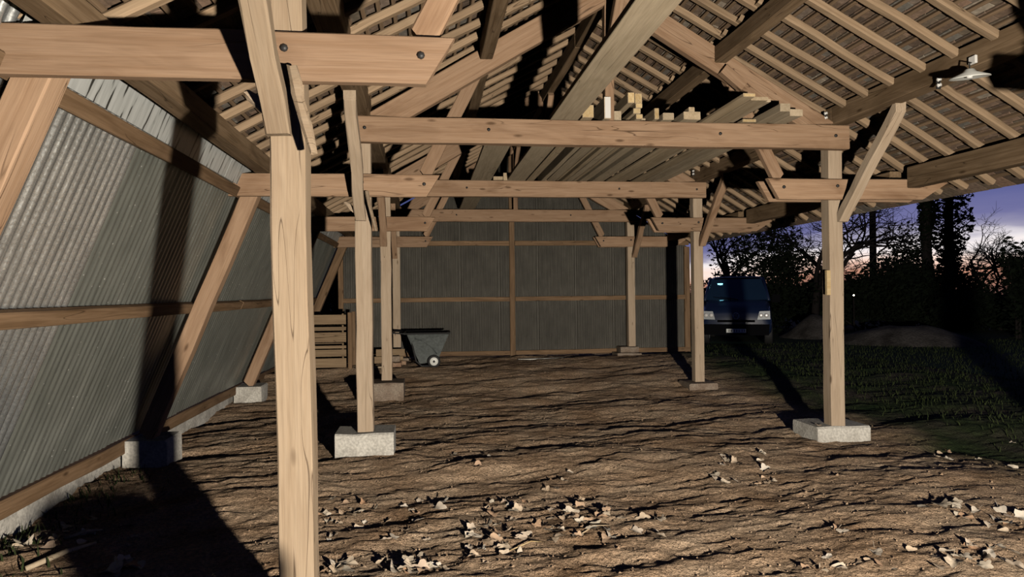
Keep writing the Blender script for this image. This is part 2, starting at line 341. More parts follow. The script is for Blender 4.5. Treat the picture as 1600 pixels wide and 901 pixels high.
# the land around, one coarse mesh with an opening under the barn floor
g = []; gf = []
xs = [-120, -60, -25, -4.55, -1, 2.5, 6, 9.75, 16, 26, 40, 70, 120]; ys = [-60, -20, 1.02, 6, 12, 18.75, 26, 36, 50, 80, 150]
for yy in ys:
    for xx in xs: g.append((xx, yy, 0))
for j in range(len(ys)-1):
    for i in range(len(xs)-1):
        if xs[i] >= -4.6 and xs[i+1] <= 9.8 and ys[j] >= 1 and ys[j+1] <= 18.8: continue
        a = j*len(xs)+i; gf.append((a, a+1, a+1+len(xs), a+len(xs)))
tag(link('ground', pmesh(g, gf, 'ground'), FIELD), 'dark grassy field and yard around the barn at dusk', 'ground', kind='structure')

# ---------------------------------------------------------------- timber frame
BY = [3.08, 6.70, 10.385, 13.985]                # the four bents along the barn
XC, XL, XR = 1.785, -.592, 4.161                 # ridge line, left posts, right posts
XRC = 4.181
ORD = ['nearest', 'second', 'third', 'farthest']
def zc(q, side):                                  # underside of the rafters, q = distance from the ridge line
    if q <= 2.4: return 4.59 - .54*q
    return 4.59 - .54*2.4 - (.60 if side > 0 else .52)*(q-2.4)
def qx(q, side): return XC + side*q

# --- concrete pads (foundation blocks)
def pad(lo_, hi_, label, mat=CONC, extra=None, group='concrete post pads'):
    t = thing('concrete_pad', label, 'concrete block', ((lo_[0]+hi_[0])/2, (lo_[1]+hi_[1])/2, lo_[2]), group)
    box('block', lo_, hi_, mat, t, ch=.018, jit=.006)
    if extra: box('upper_block', extra[0], extra[1], mat, t, ch=.015, jit=.004)
    return t
pad((-.86, 6.66, -.06), (-.32, 7.10, .25), 'whitish concrete pad with chipped rim under the second left post')
pad((3.93, 6.73, -.06), (4.51, 7.22, .145), 'low pale concrete pad under the second right post')
pad((-.97, 10.12, -.06), (-.34, 10.70, .285), 'brownish concrete pad under the third left post', CONC_DIRTY)
pad((3.95, 10.28, -.06), (4.40, 10.76, .135), 'low brown concrete pad under the third right post', CONC_DIRTY)
pad((-.98, 2.90, -.06), (-.31, 3.30, .15), 'concrete pad under the nearest left post')
pad((3.91, 2.98, -.06), (4.41, 3.4, .14), 'concrete pad under the nearest right post')
pad((3.80, 13.80, .1), (4.30, 14.22, .30), 'two-step concrete footing under the farthest right post by the back wall', CONC_DIRTY, ((3.90, 13.92, .30), (4.28, 14.22, .42)))
pad((-.85, 13.86, .1), (-.36, 14.22, .30), 'concrete footing under the farthest left post by the back wall', CONC_DIRTY)
PADTOP = {(0, 0): .15, (0, 1): .14, (1, 0): .25, (1, 1): .145, (2, 0): .285, (2, 1): .135, (3, 0): .30, (3, 1): .42}

# --- upright posts with their braces up to the purlins
def splinter_mesh(pts, r, seed):
    rnd = random.Random(seed); vs, fs = [], []
    for i, p in enumerate(pts):
        for k in range(5):
            a = 2*math.pi*k/5 + .4; rr = r[i]*rnd.uniform(.7, 1.2)
            vs.append((p[0]+rr*math.cos(a), p[1]+rr*.6*math.sin(a), p[2]+rnd.uniform(-.01, .01)))
    for i in range(len(pts)-1):
        for k in range(5): k2 = (k+1) % 5; fs.append((i*5+k, i*5+k2, (i+1)*5+k2, (i+1)*5+k))
    fs.append((0, 1, 2, 3, 4)); n = (len(pts)-1)*5; fs.append((n+4, n+3, n+2, n+1, n))
    me = pmesh(vs, fs, 'splinter'); bm = bmesh.new(); bm.from_mesh(me); bmesh.ops.recalc_face_normals(bm, faces=bm.faces); bm.to_mesh(me); bm.free(); return me
lean = [.040, .0, .0, .0]
for bi, by in enumerate(BY):
    for si, (px_, side) in enumerate(((XL, 'left'), (XRC, 'right'))):
        zb = PADTOP[(bi, si)]; ln = lean[bi] if si == 0 else 0.
        t = thing('timber_post', {('left', 0): 'pale square timber post standing nearest, cracked, crossing the whole left view',
                                  ('right', 0): 'square timber post at the near right of the barn, outside the view',
                                  ('left', 1): 'square timber post on the whitish concrete pad, second on the left',
                                  ('right', 1): 'square timber post before the dusk sky with a batten nailed to its side',
                                  ('left', 2): 'slim looking square post just right of the second left post',
                                  ('right', 2): 'square timber post covering the left edge of the dark van',
                                  ('left', 3): 'dim square post before the back wall on the left, beside the cart',
                                  ('right', 3): 'dim square post on a two-step footing before the back wall'}[(side, bi)], 'post',
                  (px_, by+.135, zb), 'upright timber posts')
        beam('shaft', (px_+ln*.55, by+.135, zb), (px_-ln*.45, by+.135, 3.21), .15, .15, PINE_DIMMED if bi == 0 else PINE, t, upv=(0, 1, 0), seg=9, jit=.0035, ch=.007)
        # longitudinal brace rising towards the viewer, let into a notch of the post
        dx = (-.036 if bi == 0 else -.022) if si == 0 else .055
        bz = 2.24
        beam('brace', (px_+dx, by+.085, bz), (px_+dx-((.03 if bi == 0 else -.004) if si == 0 else -.005), by-.865, 3.20), .10 if si == 0 else .10, .10, (PINE_DIMMED, PINE, PINE2, PINE2)[bi], t, upv=(0, -1, 0), seg=7, jit=.006, sk0=.10, sk1=-.10)
        if si == 0 and bi < 2:
            k = .98 if bi == 0 else .8
            link('splinter', splinter_mesh([(px_+.045, by-.075, 2.50), (px_+.06, by-.085, 2.44), (px_+.068, by-.085, 2.38), (px_+.10, by-.085, 2.25), (px_+.13, by-.085, 2.14)], [.022, .026*k, .024*k, .024*k, .016], 5+bi), PINE_DIMMED, t)
            link('splinter', splinter_mesh([(px_-.16, by+.02, 2.42), (px_-.13, by+.01, 2.39), (px_-.10, by, 2.35), (px_-.07, by, 2.32)], [.018, .03, .03, .025], 9+bi), PINE, t)
        if (bi, si) == (1, 1):
            box('nailed_batten', (px_-.115, by+.05, 1.49), (px_-.075, by+.085, 1.745), FRESH, t, ch=.004)
            box('nailed_batten', (px_+.076, by+.09, 1.42), (px_+.088, by+.14, 1.72), PINE, t, ch=.003)

# --- trusses: tie beam, collars (short beams), principal rafters, struts, king post
def truss(bi):
    by = BY[bi]
    t = thing('roof_truss', {0: 'nearest roof truss with the thick stub beam ending left of the view centre',
                             1: 'second roof truss whose long tie beam carries the stack of boards',
                             2: 'third roof truss with its tie beam behind the second one',
                             3: 'farthest roof truss standing just before the back wall'}[bi], 'truss', (XC, by, 2.46), 'roof trusses')
    m = PINE2
    beam('tie_beam', (-.70, by+.005, 3.09), (4.27, by+.005, 3.09), .11, .24, m, t, seg=9, jit=.004)
    # paired short beams either side of the posts
    for s in (-1, 1):
        q0, q1 = (1.80-.085, 3.60) if s < 0 else (1.69, 3.49)
        for k, yc in enumerate((by+.03, by+.24) if s > 0 else (by+.03,)):
            xa, xb = qx(q0, s), qx(q1, s)
            if s < 0: beam('collar_beam', (xb, yc, 2.569), (xa, yc, 2.569), .065, .21, PINE_SMOKE if False else m, t, seg=6, jit=.003, sk1=.13)
            else: beam('collar_beam', (xa, yc, 2.569), (xb, yc, 2.569), .06, .21, m, t, seg=6, jit=.003, sk0=-.12, sk1=.34)
        # principal rafter, let down on to the tie beam
        sl = .595
        foot, top = 2.14, .06
        zt = lambda q: 4.50 - sl*q
        a, b = Vector((qx(foot, s), by+.005, zt(foot)-.01)), Vector((qx(top, s), by+.005, zt(top)-.01))
        beam('principal_rafter', a, b, .10, .225, m, t, seg=5, jit=.004, sk0=-.34)
        # strut from the short beam up to the principal
        beam('strut', (qx(1.80, s), by+.115, 2.68), (qx(1.24, s), by+.115, 3.78), .08, .125, m, t, upv=(-s, 0, .5), seg=3, jit=.003, sk0=.06*-1)
        if s > 0:   # the notched block that carries the purlin on the right principal
            beam('purlin_block', (qx(1.34, s), by-.09, 3.56), (qx(1.13, s), by-.09, 3.73), .09, .10, m, t, seg=1, jit=.006)
        # bolts through the joints
        for (bx_, bz_) in ((qx(1.80, s), 2.585), (qx(2.377, s), 2.60)):
            me = lathe([(.0, 0), (.017, 0), (.017, .012), (.008, .02), (.0, .02)], 8, 'bolt')
            link('bolt', me, BLACKM, t, Matrix.Translation((bx_, by+.002, bz_)) @ Matrix.Rotation(math.pi/2, 4, 'X'))
    for bx_ in (-.56, .60, 2.9, 4.12):
        me = lathe([(.0, 0), (.016, 0), (.016, .01), (.0, .014)], 8, 'bolt')
        link('bolt', me, BLACKM, t, Matrix.Translation((bx_, by-.05, 3.10)) @ Matrix.Rotation(math.pi/2, 4, 'X'))
    beam('king_post', (XC, by+.005, 3.21), (XC, by+.005, 4.38), .09, .115, m, t, upv=(0, 1, 0), seg=3, jit=.003)
    beam('ridge_brace', (XC+.0, by-.06, 3.88), (XC+.0, by-.55, 4.37), .085, .09, m, t, upv=(0, -1, 0), seg=2, jit=.003)
    return t
for bi in range(4): truss(bi)

# --- purlins running the length of the barn
def purlin_run(name, label, x, z0, z1, w, cuts, mat, group='purlins'):
    t = thing(name, label, 'beam', (x, cuts[0][0], z0), group)
    for a, b in cuts: beam('timber_length', (x, a, (z0+z1)/2), (x, b, (z0+z1)/2), w, z1-z0, mat, t, seg=6, jit=.004)
    return t
ends = [1.9] + BY + [14.35]
full = [(1.9, BY[1]-.02), (BY[1]-.02+.004, BY[2]+.02), (BY[2]+.024, 14.3)]
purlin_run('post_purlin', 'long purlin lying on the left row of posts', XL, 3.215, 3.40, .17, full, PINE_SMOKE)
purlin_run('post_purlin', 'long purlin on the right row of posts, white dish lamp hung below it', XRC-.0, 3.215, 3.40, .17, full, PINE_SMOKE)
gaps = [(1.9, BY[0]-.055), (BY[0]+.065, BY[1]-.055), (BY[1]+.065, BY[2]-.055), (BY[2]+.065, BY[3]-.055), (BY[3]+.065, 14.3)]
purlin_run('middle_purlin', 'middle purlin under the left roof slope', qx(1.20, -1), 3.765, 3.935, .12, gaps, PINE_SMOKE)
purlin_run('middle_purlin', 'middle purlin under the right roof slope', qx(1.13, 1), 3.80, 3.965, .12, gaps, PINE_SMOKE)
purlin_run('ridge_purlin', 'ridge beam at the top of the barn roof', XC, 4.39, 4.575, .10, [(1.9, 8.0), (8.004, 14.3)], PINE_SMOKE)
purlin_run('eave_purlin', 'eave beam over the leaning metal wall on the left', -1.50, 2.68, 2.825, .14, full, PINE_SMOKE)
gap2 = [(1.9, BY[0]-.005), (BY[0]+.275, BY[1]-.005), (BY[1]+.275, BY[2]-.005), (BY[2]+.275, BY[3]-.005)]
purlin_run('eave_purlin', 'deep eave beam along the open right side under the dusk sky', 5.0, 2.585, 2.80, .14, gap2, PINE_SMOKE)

# --- leaning wall struts on the left with their pads
SX = lambda z: -2.66 + .416*z
for bi, by in enumerate(BY):
    zb = .25 + (.12 if bi == 3 else 0)
    t = thing('leaning_strut', {0: 'leaning strut at the upper left edge of the view, near the short beam', 1: 'leaning strut half in the black post shadow on the metal wall',
              2: 'leaning strut on the pale block left of the near post', 3: 'thin leaning strut at the dark back left corner'}[bi], 'strut', (SX(zb), by+.135, zb), 'leaning wall struts')
    beam('shaft', (SX(zb), by+.135, zb+.02), (SX(2.66), by+.135, 2.66), .14, .15, PINE2 if bi < 3 else RAILM, t, upv=(-1, 0, .41), seg=6, jit=.004, sk0=.06)
    pad((-2.72, by-.03, -.06), (-2.34, by+.36, zb+.005), {0: 'concrete block under the nearest leaning strut', 1: 'concrete block in shadow under the second leaning strut',
        2: 'pale concrete block under the leaning strut left of the near post', 3: 'concrete block under the leaning strut in the back corner'}[bi], CONC, None, 'strut blocks')

# ---------------------------------------------------------------- roof: rafters, battens, tiles
Y0R, Y1R = 1.95, 14.62
KQ, QE = 2.4, 3.72
def seg_info(side):
    m1 = .54; m2 = .60 if side > 0 else .52
    return [(0., KQ, m1), (KQ, QE if side > 0 else 3.62, m2)]
rmesh = {}
def rafter_piece(side, qa, qb, y, root, k):
    key = (side, round(qa, 3), round(qb, 3), k % 3)
    a = Vector((qx(qa, side), y, zc(qa, side))); b = Vector((qx(qb, side), y, zc(qb, side)))
    upv = Vector((0, 0, 1)); W = axes(a, b, upv); W = Matrix.Translation(W.to_3x3() @ Vector((0, 0, .031))) @ W
    if key not in rmesh: rmesh[key] = beam_mesh((b-a).length, .08, .06, 5, .012, .0045, 100+len(rmesh), name='rafter')
    return link('rafter', rmesh[key], RAFT, root, W)
tile_me = None
for side in (-1, 1):
    nm = 'left' if side < 0 else 'right'
    root = thing('roof_'+nm, 'tiled %s roof slope seen from below, rafters and battens bare' % nm, 'roof', (qx(2.4, side), Y0R, zc(2.4, side)), kind='structure')
    rnd = random.Random(31+side)
    qend = seg_info(side)[1][1]
    y = Y0R + .1; k = 0
    while y < Y1R:
        j = rnd.uniform(-.025, .025)
        rafter_piece(side, .02, 1.22, y+j+.038, root, k); rafter_piece(side, 1.06, KQ-.0, y+j-.038, root, k+1)
        rafter_piece(side, KQ-.0, qend-.07, y+j+.036, root, k+2)
        y += .372; k += 1
    # battens and tile courses follow the slope
    cand = []; vs_all = []
    bat = beam_mesh(Y1R-Y0R, .03, .024, 10, .003, .003, 77+side, name='batten')
    s_tot = 0
    for (qa, qb, m) in seg_info(side):
        cs = math.cos(math.atan(m)); tv = Vector((side*cs, 0, -m*cs)); nv = Vector((side*m*cs, 0, cs)); Ls = (qb-qa)/cs
        n_c = int(Ls/.115)
        for c in range(n_c):
            s = .05 + c*.115
            p = Vector((qx(qa, side), 0, zc(qa, side))) + tv*s
            pb = p + nv*(.062+.012)
            W = axes((pb.x, Y0R, pb.z), (pb.x, Y1R, pb.z), nv); link('batten', bat, LATHM, root, W)
            if qa == 0 and c == 0: pass
            ncol = int((Y1R-Y0R)/.168)
            for i in range(ncol):
                yc = Y0R + (i+.5+.5*(c % 2))*.168
                if yc > Y1R: continue
                s0, s1 = -.03, .235
                A = p + tv*s0 + nv*(.0865+rnd.uniform(0, .003)); B = p + tv*s1 + nv*(.0865+.031+rnd.uniform(0, .004))
                cand.append((A, B, yc, rnd.uniform(-.035, .035), nv))
    def tilecorners(A, B, yc, rot, nv):
        o = []; hw = .0815
        for P, sg in ((A, -1), (B, 1)):
            for yy in (-hw, hw):
                for hh in (0, .012): o.append(P + nv*hh + Vector((0, yc+yy+rot*sg*.13, 0)))
        return o
    TF = [(0, 2, 3, 1), (4, 5, 7, 6), (0, 1, 5, 4), (2, 6, 7, 3), (0, 4, 6, 2), (1, 3, 7, 5)]
    def visible_key(cn):
        A, B, yc = cn[0], cn[1], cn[2]; c = (A+B)/2 + Vector((0, yc, 0)); pr = project(c)
        if pr is None or not (-10 < pr[0] < 1610 and -15 < pr[1] < 911): return 1e9
        return pr[2]
    order = sorted(range(len(cand)), key=lambda i: visible_key(cand[i])); pick = set(order[:300])
    if tile_me is None:
        tile_me = pmesh([(x, y_, z) for x in (0, .268) for y_ in (-.0815, .0815) for z in (0, .012)], TF, 'roof_tile')
    vs, fs = [], []
    for i, cn in enumerate(cand):
        A, B, yc, rot, nv = cn
        if i in pick:
            p0 = A + Vector((0, yc, 0)); p1 = B + Vector((0, yc+rot*.26, 0)); link('roof_tile', tile_me, TILE, root, axes(p0, p1, nv))
        else:
            b0 = len(vs); vs += tilecorners(*cn); fs += [tuple(b0+a for a in f) for f in TF]
    o = link('roof_tiles_beyond', pmesh(vs, fs, 'tiles'), TILE, root); o['kind'] = 'stuff'

rr_ = bpy.data.objects['roof_right']
def ridge_mesh():
    vs, fs = [], []; n = 8
    for x in (0, .37):
        for r in (.17, .155):
            for k in range(n+1): a = math.pi*(.12+.76*k/n); vs.append((x, r*math.cos(a), r*math.sin(a)))
    m = n+1
    for k in range(n): fs += [(k, k+1, 2*m+k+1, 2*m+k), (m+k, 3*m+k, 3*m+k+1, m+k+1), (k, m+k, m+k+1, k+1), (2*m+k, 2*m+k+1, 3*m+k+1, 3*m+k)]
    fs += [(0, 2*m, 3*m, m), (n, m+n, 3*m+n, 2*m+n)]
    return pmesh(vs, fs, 'ridge_tile')
rm_ = ridge_mesh(); y = Y0R-.02
while y < Y1R: link('ridge_tile', rm_, TILE, rr_, axes((XC, y, 4.575), (XC, y+.37, 4.575))); y += .35

# ---------------------------------------------------------------- corrugated walls
def corr_mesh(width, height_fn, pitch, amp, name, n=8, flip=False):
    """sheet in local yz (y across, z up), corrugated along y"""
    nst = int(width/pitch*n); vs, fs = [], []
    for i in range(nst+1):
        y = width*i/nst; x = amp*math.sin(2*math.pi*y/pitch); z0, z1 = height_fn(y)
        vs += [(x, y, z0), (x, y, z1)]
    for i in range(nst): fs.append((2*i, 2*i+2, 2*i+3, 2*i+1))
    # thickness
    nv = len(vs); vs += [(x-.0012, y, z) for x, y, z in vs]
    fs += [tuple(nv+a for a in f)[::-1] for f in fs[:nst]]
    return pmesh(vs, fs, name, True)
# left wall: leans inwards with the struts
sdir = Vector((.384, 0, .923)); ndir = Vector((-.923, 0, .384))
def wl(y, s, off): return Vector((SX(0), y, 0)) + sdir*s + ndir*off       # s = distance up the slope
wall = thing('wall_left', 'leaning corrugated metal wall on the left, beaded with drops', 'wall', (SX(0), 8, .15), kind='structure')
S0, S1 = .24, 2.94
sh = corr_mesh(.90, lambda y: (0, S1-S0), .0762, .0032, 'corrugated_sheet')
sh_new = corr_mesh(.90, lambda y: (0, S1-S0), .0762, .0125, 'corrugated_sheet')
WL = Matrix.Identity(4)
for i in range(3): WL[i][0] = -ndir[i]; WL[i][1] = (0, 1, 0)[i]; WL[i][2] = sdir[i]
y = 2.05; k = 0
while y < 14.2:
    o = wl(y, S0+.006*((k*7) % 3), .148+.003*(k % 2)); W = Matrix.Translation(o) @ WL
    link('corrugated_sheet', sh_new if y < 4.1 else sh, GALV_NEW if y < 4.1 else GALV, wall, W); y += .845; k += 1
def sl_of_z(z): return z/.923
for z_, h_, w_ in ((1.40, .095, .06), (2.47, .10, .05)):
    for a, b in ((2.2, 8.55), (8.555, 14.25)):
        beam('wall_rail', wl(a, sl_of_z(z_), .105), wl(b, sl_of_z(z_), .105), w_, h_, RAILM, wall, upv=sdir, seg=6, jit=.004)
# pale strips of flashing above the top rail
y = 3.15; k = 0
while y < 13:
    Lf = 1.62; p = wl(y, 2.735, .118+.002*(k % 2))
    zt = .245 + .014*(k % 3)
    me = pmesh([(xx, yy, zz) for xx in (0, .003) for yy in (0, Lf) for zz in (0, zt)], TF, 'flashing')
    link('flashing_strip', me, FLASH, wall, Matrix.Translation(p) @ WL); y += Lf-.05; k += 1
# sill and kerb below the left wall
bb = thing('baseboard_left', 'timber sill on a rough concrete kerb under the metal wall', 'sill', (-2.8, 8, 0), kind='structure')
for a, b in ((2.2, 6.9), (6.905, 10.6), (10.605, 14.2)):
    beam('sill_timber', (-2.77, a, .205), (-2.77, b, .205), .15, .12, RAILM, bb, seg=7, jit=.006)
    beam('kerb_length', (-2.845, a, .045), (-2.845, b, .045), .15, .20, CONC, bb, seg=9, jit=.008)
# back wall with gable
YB = 14.30
wb = thing('wall_back', 'dim corrugated metal back wall with timber rails', 'wall', (1.8, YB, .1), kind='structure')
x = -1.74; k = 0
WB = Matrix.Identity(4)
for i in range(3): WB[i][0] = (0, -1, 0)[i]; WB[i][1] = (1, 0, 0)[i]; WB[i][2] = (0, 0, 1)[i]
while x < 5.50:
    wd = min(.84, 5.52-x)
    def hf(y_, x=x):
        X_ = x+y_; sd = 1 if X_ > XC else -1; return (.30, zc(abs(X_-XC), sd)-.03)
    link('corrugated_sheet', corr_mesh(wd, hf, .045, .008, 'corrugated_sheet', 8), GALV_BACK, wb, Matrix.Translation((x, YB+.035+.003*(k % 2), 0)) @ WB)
    x += .80; k += 1
for a, b in ((-1.74, 1.68), (1.80, 5.5)):
    beam('wall_rail', (a, YB-.005, 1.42), (b, YB-.005, 1.42), .05, .09, RAILM, wb, jit=.003)
    beam('wall_rail', (a, YB-.005, .32), (b, YB-.005, .32), .06, .09, RAILM, wb, jit=.004)
    beam('wall_rail', (a, YB-.005, 2.56), (b, YB-.005, 2.56), .05, .10, RAILM, wb, jit=.003)
for x_, w_ in ((1.74, .11), (5.46, .12), (-1.70, .10)):
    beam('wall_stud', (x_, YB-.0, .26), (x_, YB-.0, zc(abs(x_-XC), 1 if x_ > XC else -1)-.05), w_, .06, RAILM, wb, upv=(0, 1, 0), jit=.003)

# ---------------------------------------------------------------- boards stored on the tie beams
ZT = 3.212
def board(name, x0, x1, z0, z1, ya, yb, mat, label, end=None, cat='board', tilt=0.):
    zc_, xc_ = (z0+z1)/2, (x0+x1)/2
    t = beam(name, (xc_, ya, zc_), (xc_+tilt, yb, zc_), x1-x0, z1-z0, mat, None, seg=6, jit=.0025, ch=.004)
    tag(t, label, cat, 'boards stored across the tie beams')
    if end: beam('end_grain', (xc_, ya-.004, zc_), (xc_, ya+.001, zc_), x1-x0-.008, z1-z0-.008, end, t, seg=1, jit=0, ch=.003)
    return t
board('plank', 1.20, 1.47, ZT, ZT+.05, 2.95, 10.75, BOARD_GREY, 'wide pale plank running overhead from the second tie beam towards the viewer')
board('board', 1.49, 1.60, ZT, ZT+.12, 6.56, 10.7, BOARD, 'short-ended board with bright fresh end beside the wide plank', FRESH)
board('joist', 1.712, 1.775, ZT, ZT+.21, 6.58, 10.7, BOARD_GREY, 'upright narrow joist with a pale end, left of the bright bundle', CERAM)
z = ZT; k = 0
for zz, xa, xb in ((.045, 2.02, 2.085), (.05, 1.99, 2.06), (.045, 2.01, 2.075), (.10, 1.94, 2.01)):
    if k < 3: board('batten', xa, xb, z, z+zz, 6.57-.01*k, 10.65, BOARD, ['lowest', 'second', 'third'][k]+' batten of the bright-ended upright bundle', FRESH); z += zz+.002
    else:
        board('batten', 1.935, 2.0, z, z+zz, 6.55, 10.6, BOARD, 'top left batten of the bright-ended upright bundle', FRESH)
        board('batten', 2.005, 2.075, z, z+zz-.005, 6.56, 10.6, BOARD, 'top right batten of the bright-ended upright bundle', FRESH)
    k += 1
board('joist', 1.79, 1.925, ZT, ZT+.12, 6.75, 10.7, BOARD_GREY, 'grey joist lying left against the bright-ended bundle')
board('board', 2.20, 2.245, ZT, ZT+.105, 6.56, 10.7, BOARD, 'thin board standing on edge right of the bright bundle', FRESH)
board('board', 2.10, 2.19, ZT, ZT+.06, 6.8, 10.7, BOARD_GREY, 'low grey board between the bundle and the thin edge board')
board('board', 2.29, 2.40, ZT, ZT+.065, 6.58, 10.72, BOARD_GREY, 'low flat board in the middle of the stack', BOARD_GREY)
board('joist', 2.49, 2.66, ZT, ZT+.075, 6.56, 10.72, BOARD_GREY, 'wide squared joist under a narrow batten', BOARD)
board('batten', 2.55, 2.61, ZT+.077, ZT+.125, 6.58, 10.6, BOARD, 'narrow batten lying on the wide squared joist', BOARD)
board('board', 2.72, 2.83, ZT, ZT+.03, 5.75, 10.7, BOARD, 'long thin board jutting towards the viewer, left of two', FRESH)
board('board', 2.84, 3.00, ZT, ZT+.03, 5.85, 10.6, BOARD, 'long wide board jutting towards the viewer, right of two')
board('board', 2.80, 3.10, ZT+.032, ZT+.058, 6.0, 10.4, BOARD_GREY, 'broad thin board laid over the jutting boards')
board('joist', 3.29, 3.39, ZT, ZT+.075, 6.2, 10.5, BOARD_GREY, 'grey joist jutting out left of the darker right end joist')
board('joist', 3.47, 3.60, ZT, ZT+.065, 6.35, 10.5, BOARD_GREY, 'rightmost joist of the stored stack')
board('board', 3.12, 3.26, ZT, ZT+.03, 6.62, 10.6, BOARD, 'flat pale board at the right of the stack, end flush with the tie beam', FRESH)
board('plank', .66, .96, ZT, ZT+.045, 7.9, 13.9, BOARD_GREY, 'single plank lying alone left of the stack on the third tie beam')
board('offcut', .99, 1.13, ZT, ZT+.05, 10.3, 11.0, BOARD, 'low offcut lying on the third tie beam')
board('offcut', 1.14, 1.33, ZT, ZT+.11, 10.32, 10.9, BOARD, 'block-like offcut standing on the third tie beam')

# ---------------------------------------------------------------- small fittings
lampc = PX(1515, 119, 3.97)
t = thing('dish_lamp', 'white enamel dish lamp hanging under the right purlin', 'lamp', (lampc.x, lampc.y, lampc.z))
sh_ = lathe([(.012, .055), (.03, .05), (.045, .03), (.13, -.004), (.134, -.012), (.128, -.012), (.045, .018), (.02, .02)], 28, 'shade')
Wl = Matrix.Translation(lampc) @ Matrix.Rotation(math.radians(-5), 4, 'Y') @ Matrix.Rotation(math.radians(7), 4, 'X')
link('shade', sh_, WHITE, t, Wl)
so = link('socket', lathe([(.012, .02), (.02, .015), (.02, -.012), (.012, -.016)], 12, 'socket'), CERAM, t, Wl)
bk = Vector((4.085, lampc.y+.10, lampc.z+.155))
v_, f_ = tube([lampc+Vector((0, 0, .05)), lampc+Vector((.01, .01, .10)), Vector((4.07, bk.y, bk.z-.02))], [.005]*3, 6)
link('stem', pmesh(v_, f_, 'stem'), BLACKM, t)
box('wall_bracket', bk-Vector((.012, .03, .03)), bk+Vector((.01, .03, .03)), CERAM, t, ch=.004)
def insulator(p, label):
    t = thing('insulator', label, 'insulator', p, 'ceramic wire insulators')
    for dz in (0, -.045):
        link('ceramic_bobbin', lathe([(.006, -.014), (.017, -.012), (.010, 0), (.017, .012), (.006, .014)], 10, 'bobbin'), CERAM, t, Matrix.Translation(Vector(p)+Vector((0, 0, dz))) @ Matrix.Rotation(math.radians(70), 4, 'Y'))
    box('bracket', Vector(p)+Vector((-.006, .018, -.07)), Vector(p)+Vector((.03, .026, .02)), BLACKM, t, ch=.001)
insulator(PX(1467, 124, 4.06), 'pair of white ceramic insulators on the purlin near the dish lamp')
insulator(PY(1290, 177, 6.66), 'pair of white ceramic insulators beside the top of the second right post')
insulator(PY(1083, 267, 10.33), 'pair of white ceramic insulators above the third tie beam end')

# ---------------------------------------------------------------- grey tipping cart
cx_, cy_ = .0, 12.9; cz_ = gzz(.0, 12.9)
t = thing('tipping_cart', 'grey plastic tipping cart with a white-hubbed wheel by the back wall', 'cart', (cx_, cy_, cz_))
def prism(sec_y, prof, name):      # prof: list of (x,z); mirrored solid across y with given half widths per profile point
    n = len(prof); vs = [(x, -sec_y[i], z) for i, (x, z) in enumerate(prof)] + [(x, sec_y[i], z) for i, (x, z) in enumerate(prof)]
    fs = [tuple(range(n)), tuple(range(n, 2*n))[::-1]] + [(i, i+n, (i+1) % n+n, (i+1) % n) for i in range(n)]
    me = pmesh(vs, fs, name); bm = bmesh.new(); bm.from_mesh(me); bmesh.ops.recalc_face_normals(bm, faces=bm.faces)
    bmesh.ops.bevel(bm, geom=[e for e in bm.edges], offset=.012, segments=2, affect='EDGES'); bm.to_mesh(me); bm.free(); return me
WC = Matrix.Translation((cx_, cy_, cz_))
tubv = prism([.33, .33, .24, .22, .22, .27], [(-.36, .60), (.385, .60), (.20, .17), (.12, .09), (-.14, .07), (-.30, .45)], 'tub')
tb = link('tub', tubv, TUB, t, WC)
rim = []; rf = []
pth = [(-.40, -.35, .615), (.405, -.35, .615), (.405, .35, .615), (-.40, .35, .615), (-.40, -.35, .615)]
for a, b in zip(pth[:-1], pth[1:]): tube([a, b], [.018, .018], 6, rim, rf)
link('rim', pmesh(rim, rf, 'rim'), RUBBER, tb, WC)
v_, f_ = tube([(-.60, -.32, .63), (-.39, -.335, .615)], [.014]*2, 6); tube([(-.60, .32, .63), (-.39, .335, .615)], [.014]*2, 6, v_, f_); tube([(-.60, -.32, .63), (-.60, .32, .63)], [.014]*2, 6, v_, f_)
link('handle', pmesh(v_, f_, 'handle'), RUBBER, t, WC)
for s in (-1, 1):
    v_, f_ = tube([(-.30, s*.27, .56), (-.20, s*.26, .12), (-.10, s*.26, .03), (.05, s*.26, .03)], [.017]*4, 6)
    link('leg', pmesh(v_, f_, 'leg', True), RUBBER, t, WC)
    # curved pressed rib on the flank
    v_, f_ = tube([(-.22, s*.318, .53), (-.05, s*.305, .47), (.08, s*.285, .36), (.17, s*.262, .24)], [.010]*4, 5)
    link('flank_rib', pmesh(v_, f_, 'rib', True), TUB, tb, WC)
    Ww = WC @ Matrix.Translation((.115, s*.30, .115)) @ Matrix.Rotation(math.pi/2, 4, 'X')
    wh = link('wheel', lathe([(.055, -.03), (.105, -.032), (.115, -.02), (.115, .02), (.105, .032), (.055, .03)], 28, 'wheel'), RUBBER, t, Ww)
    hub = link('hub', lathe([(.018, -.036), (.07, -.033), (.078, -.028), (.078, .028), (.07, .033), (.018, .036)], 24, 'hub'), WHITE, wh, Ww)
    link('axle_cap', lathe([(.004, -.043), (.02, -.040), (.022, .040), (.004, .043)], 12, 'cap'), BLACKM, wh, Ww)

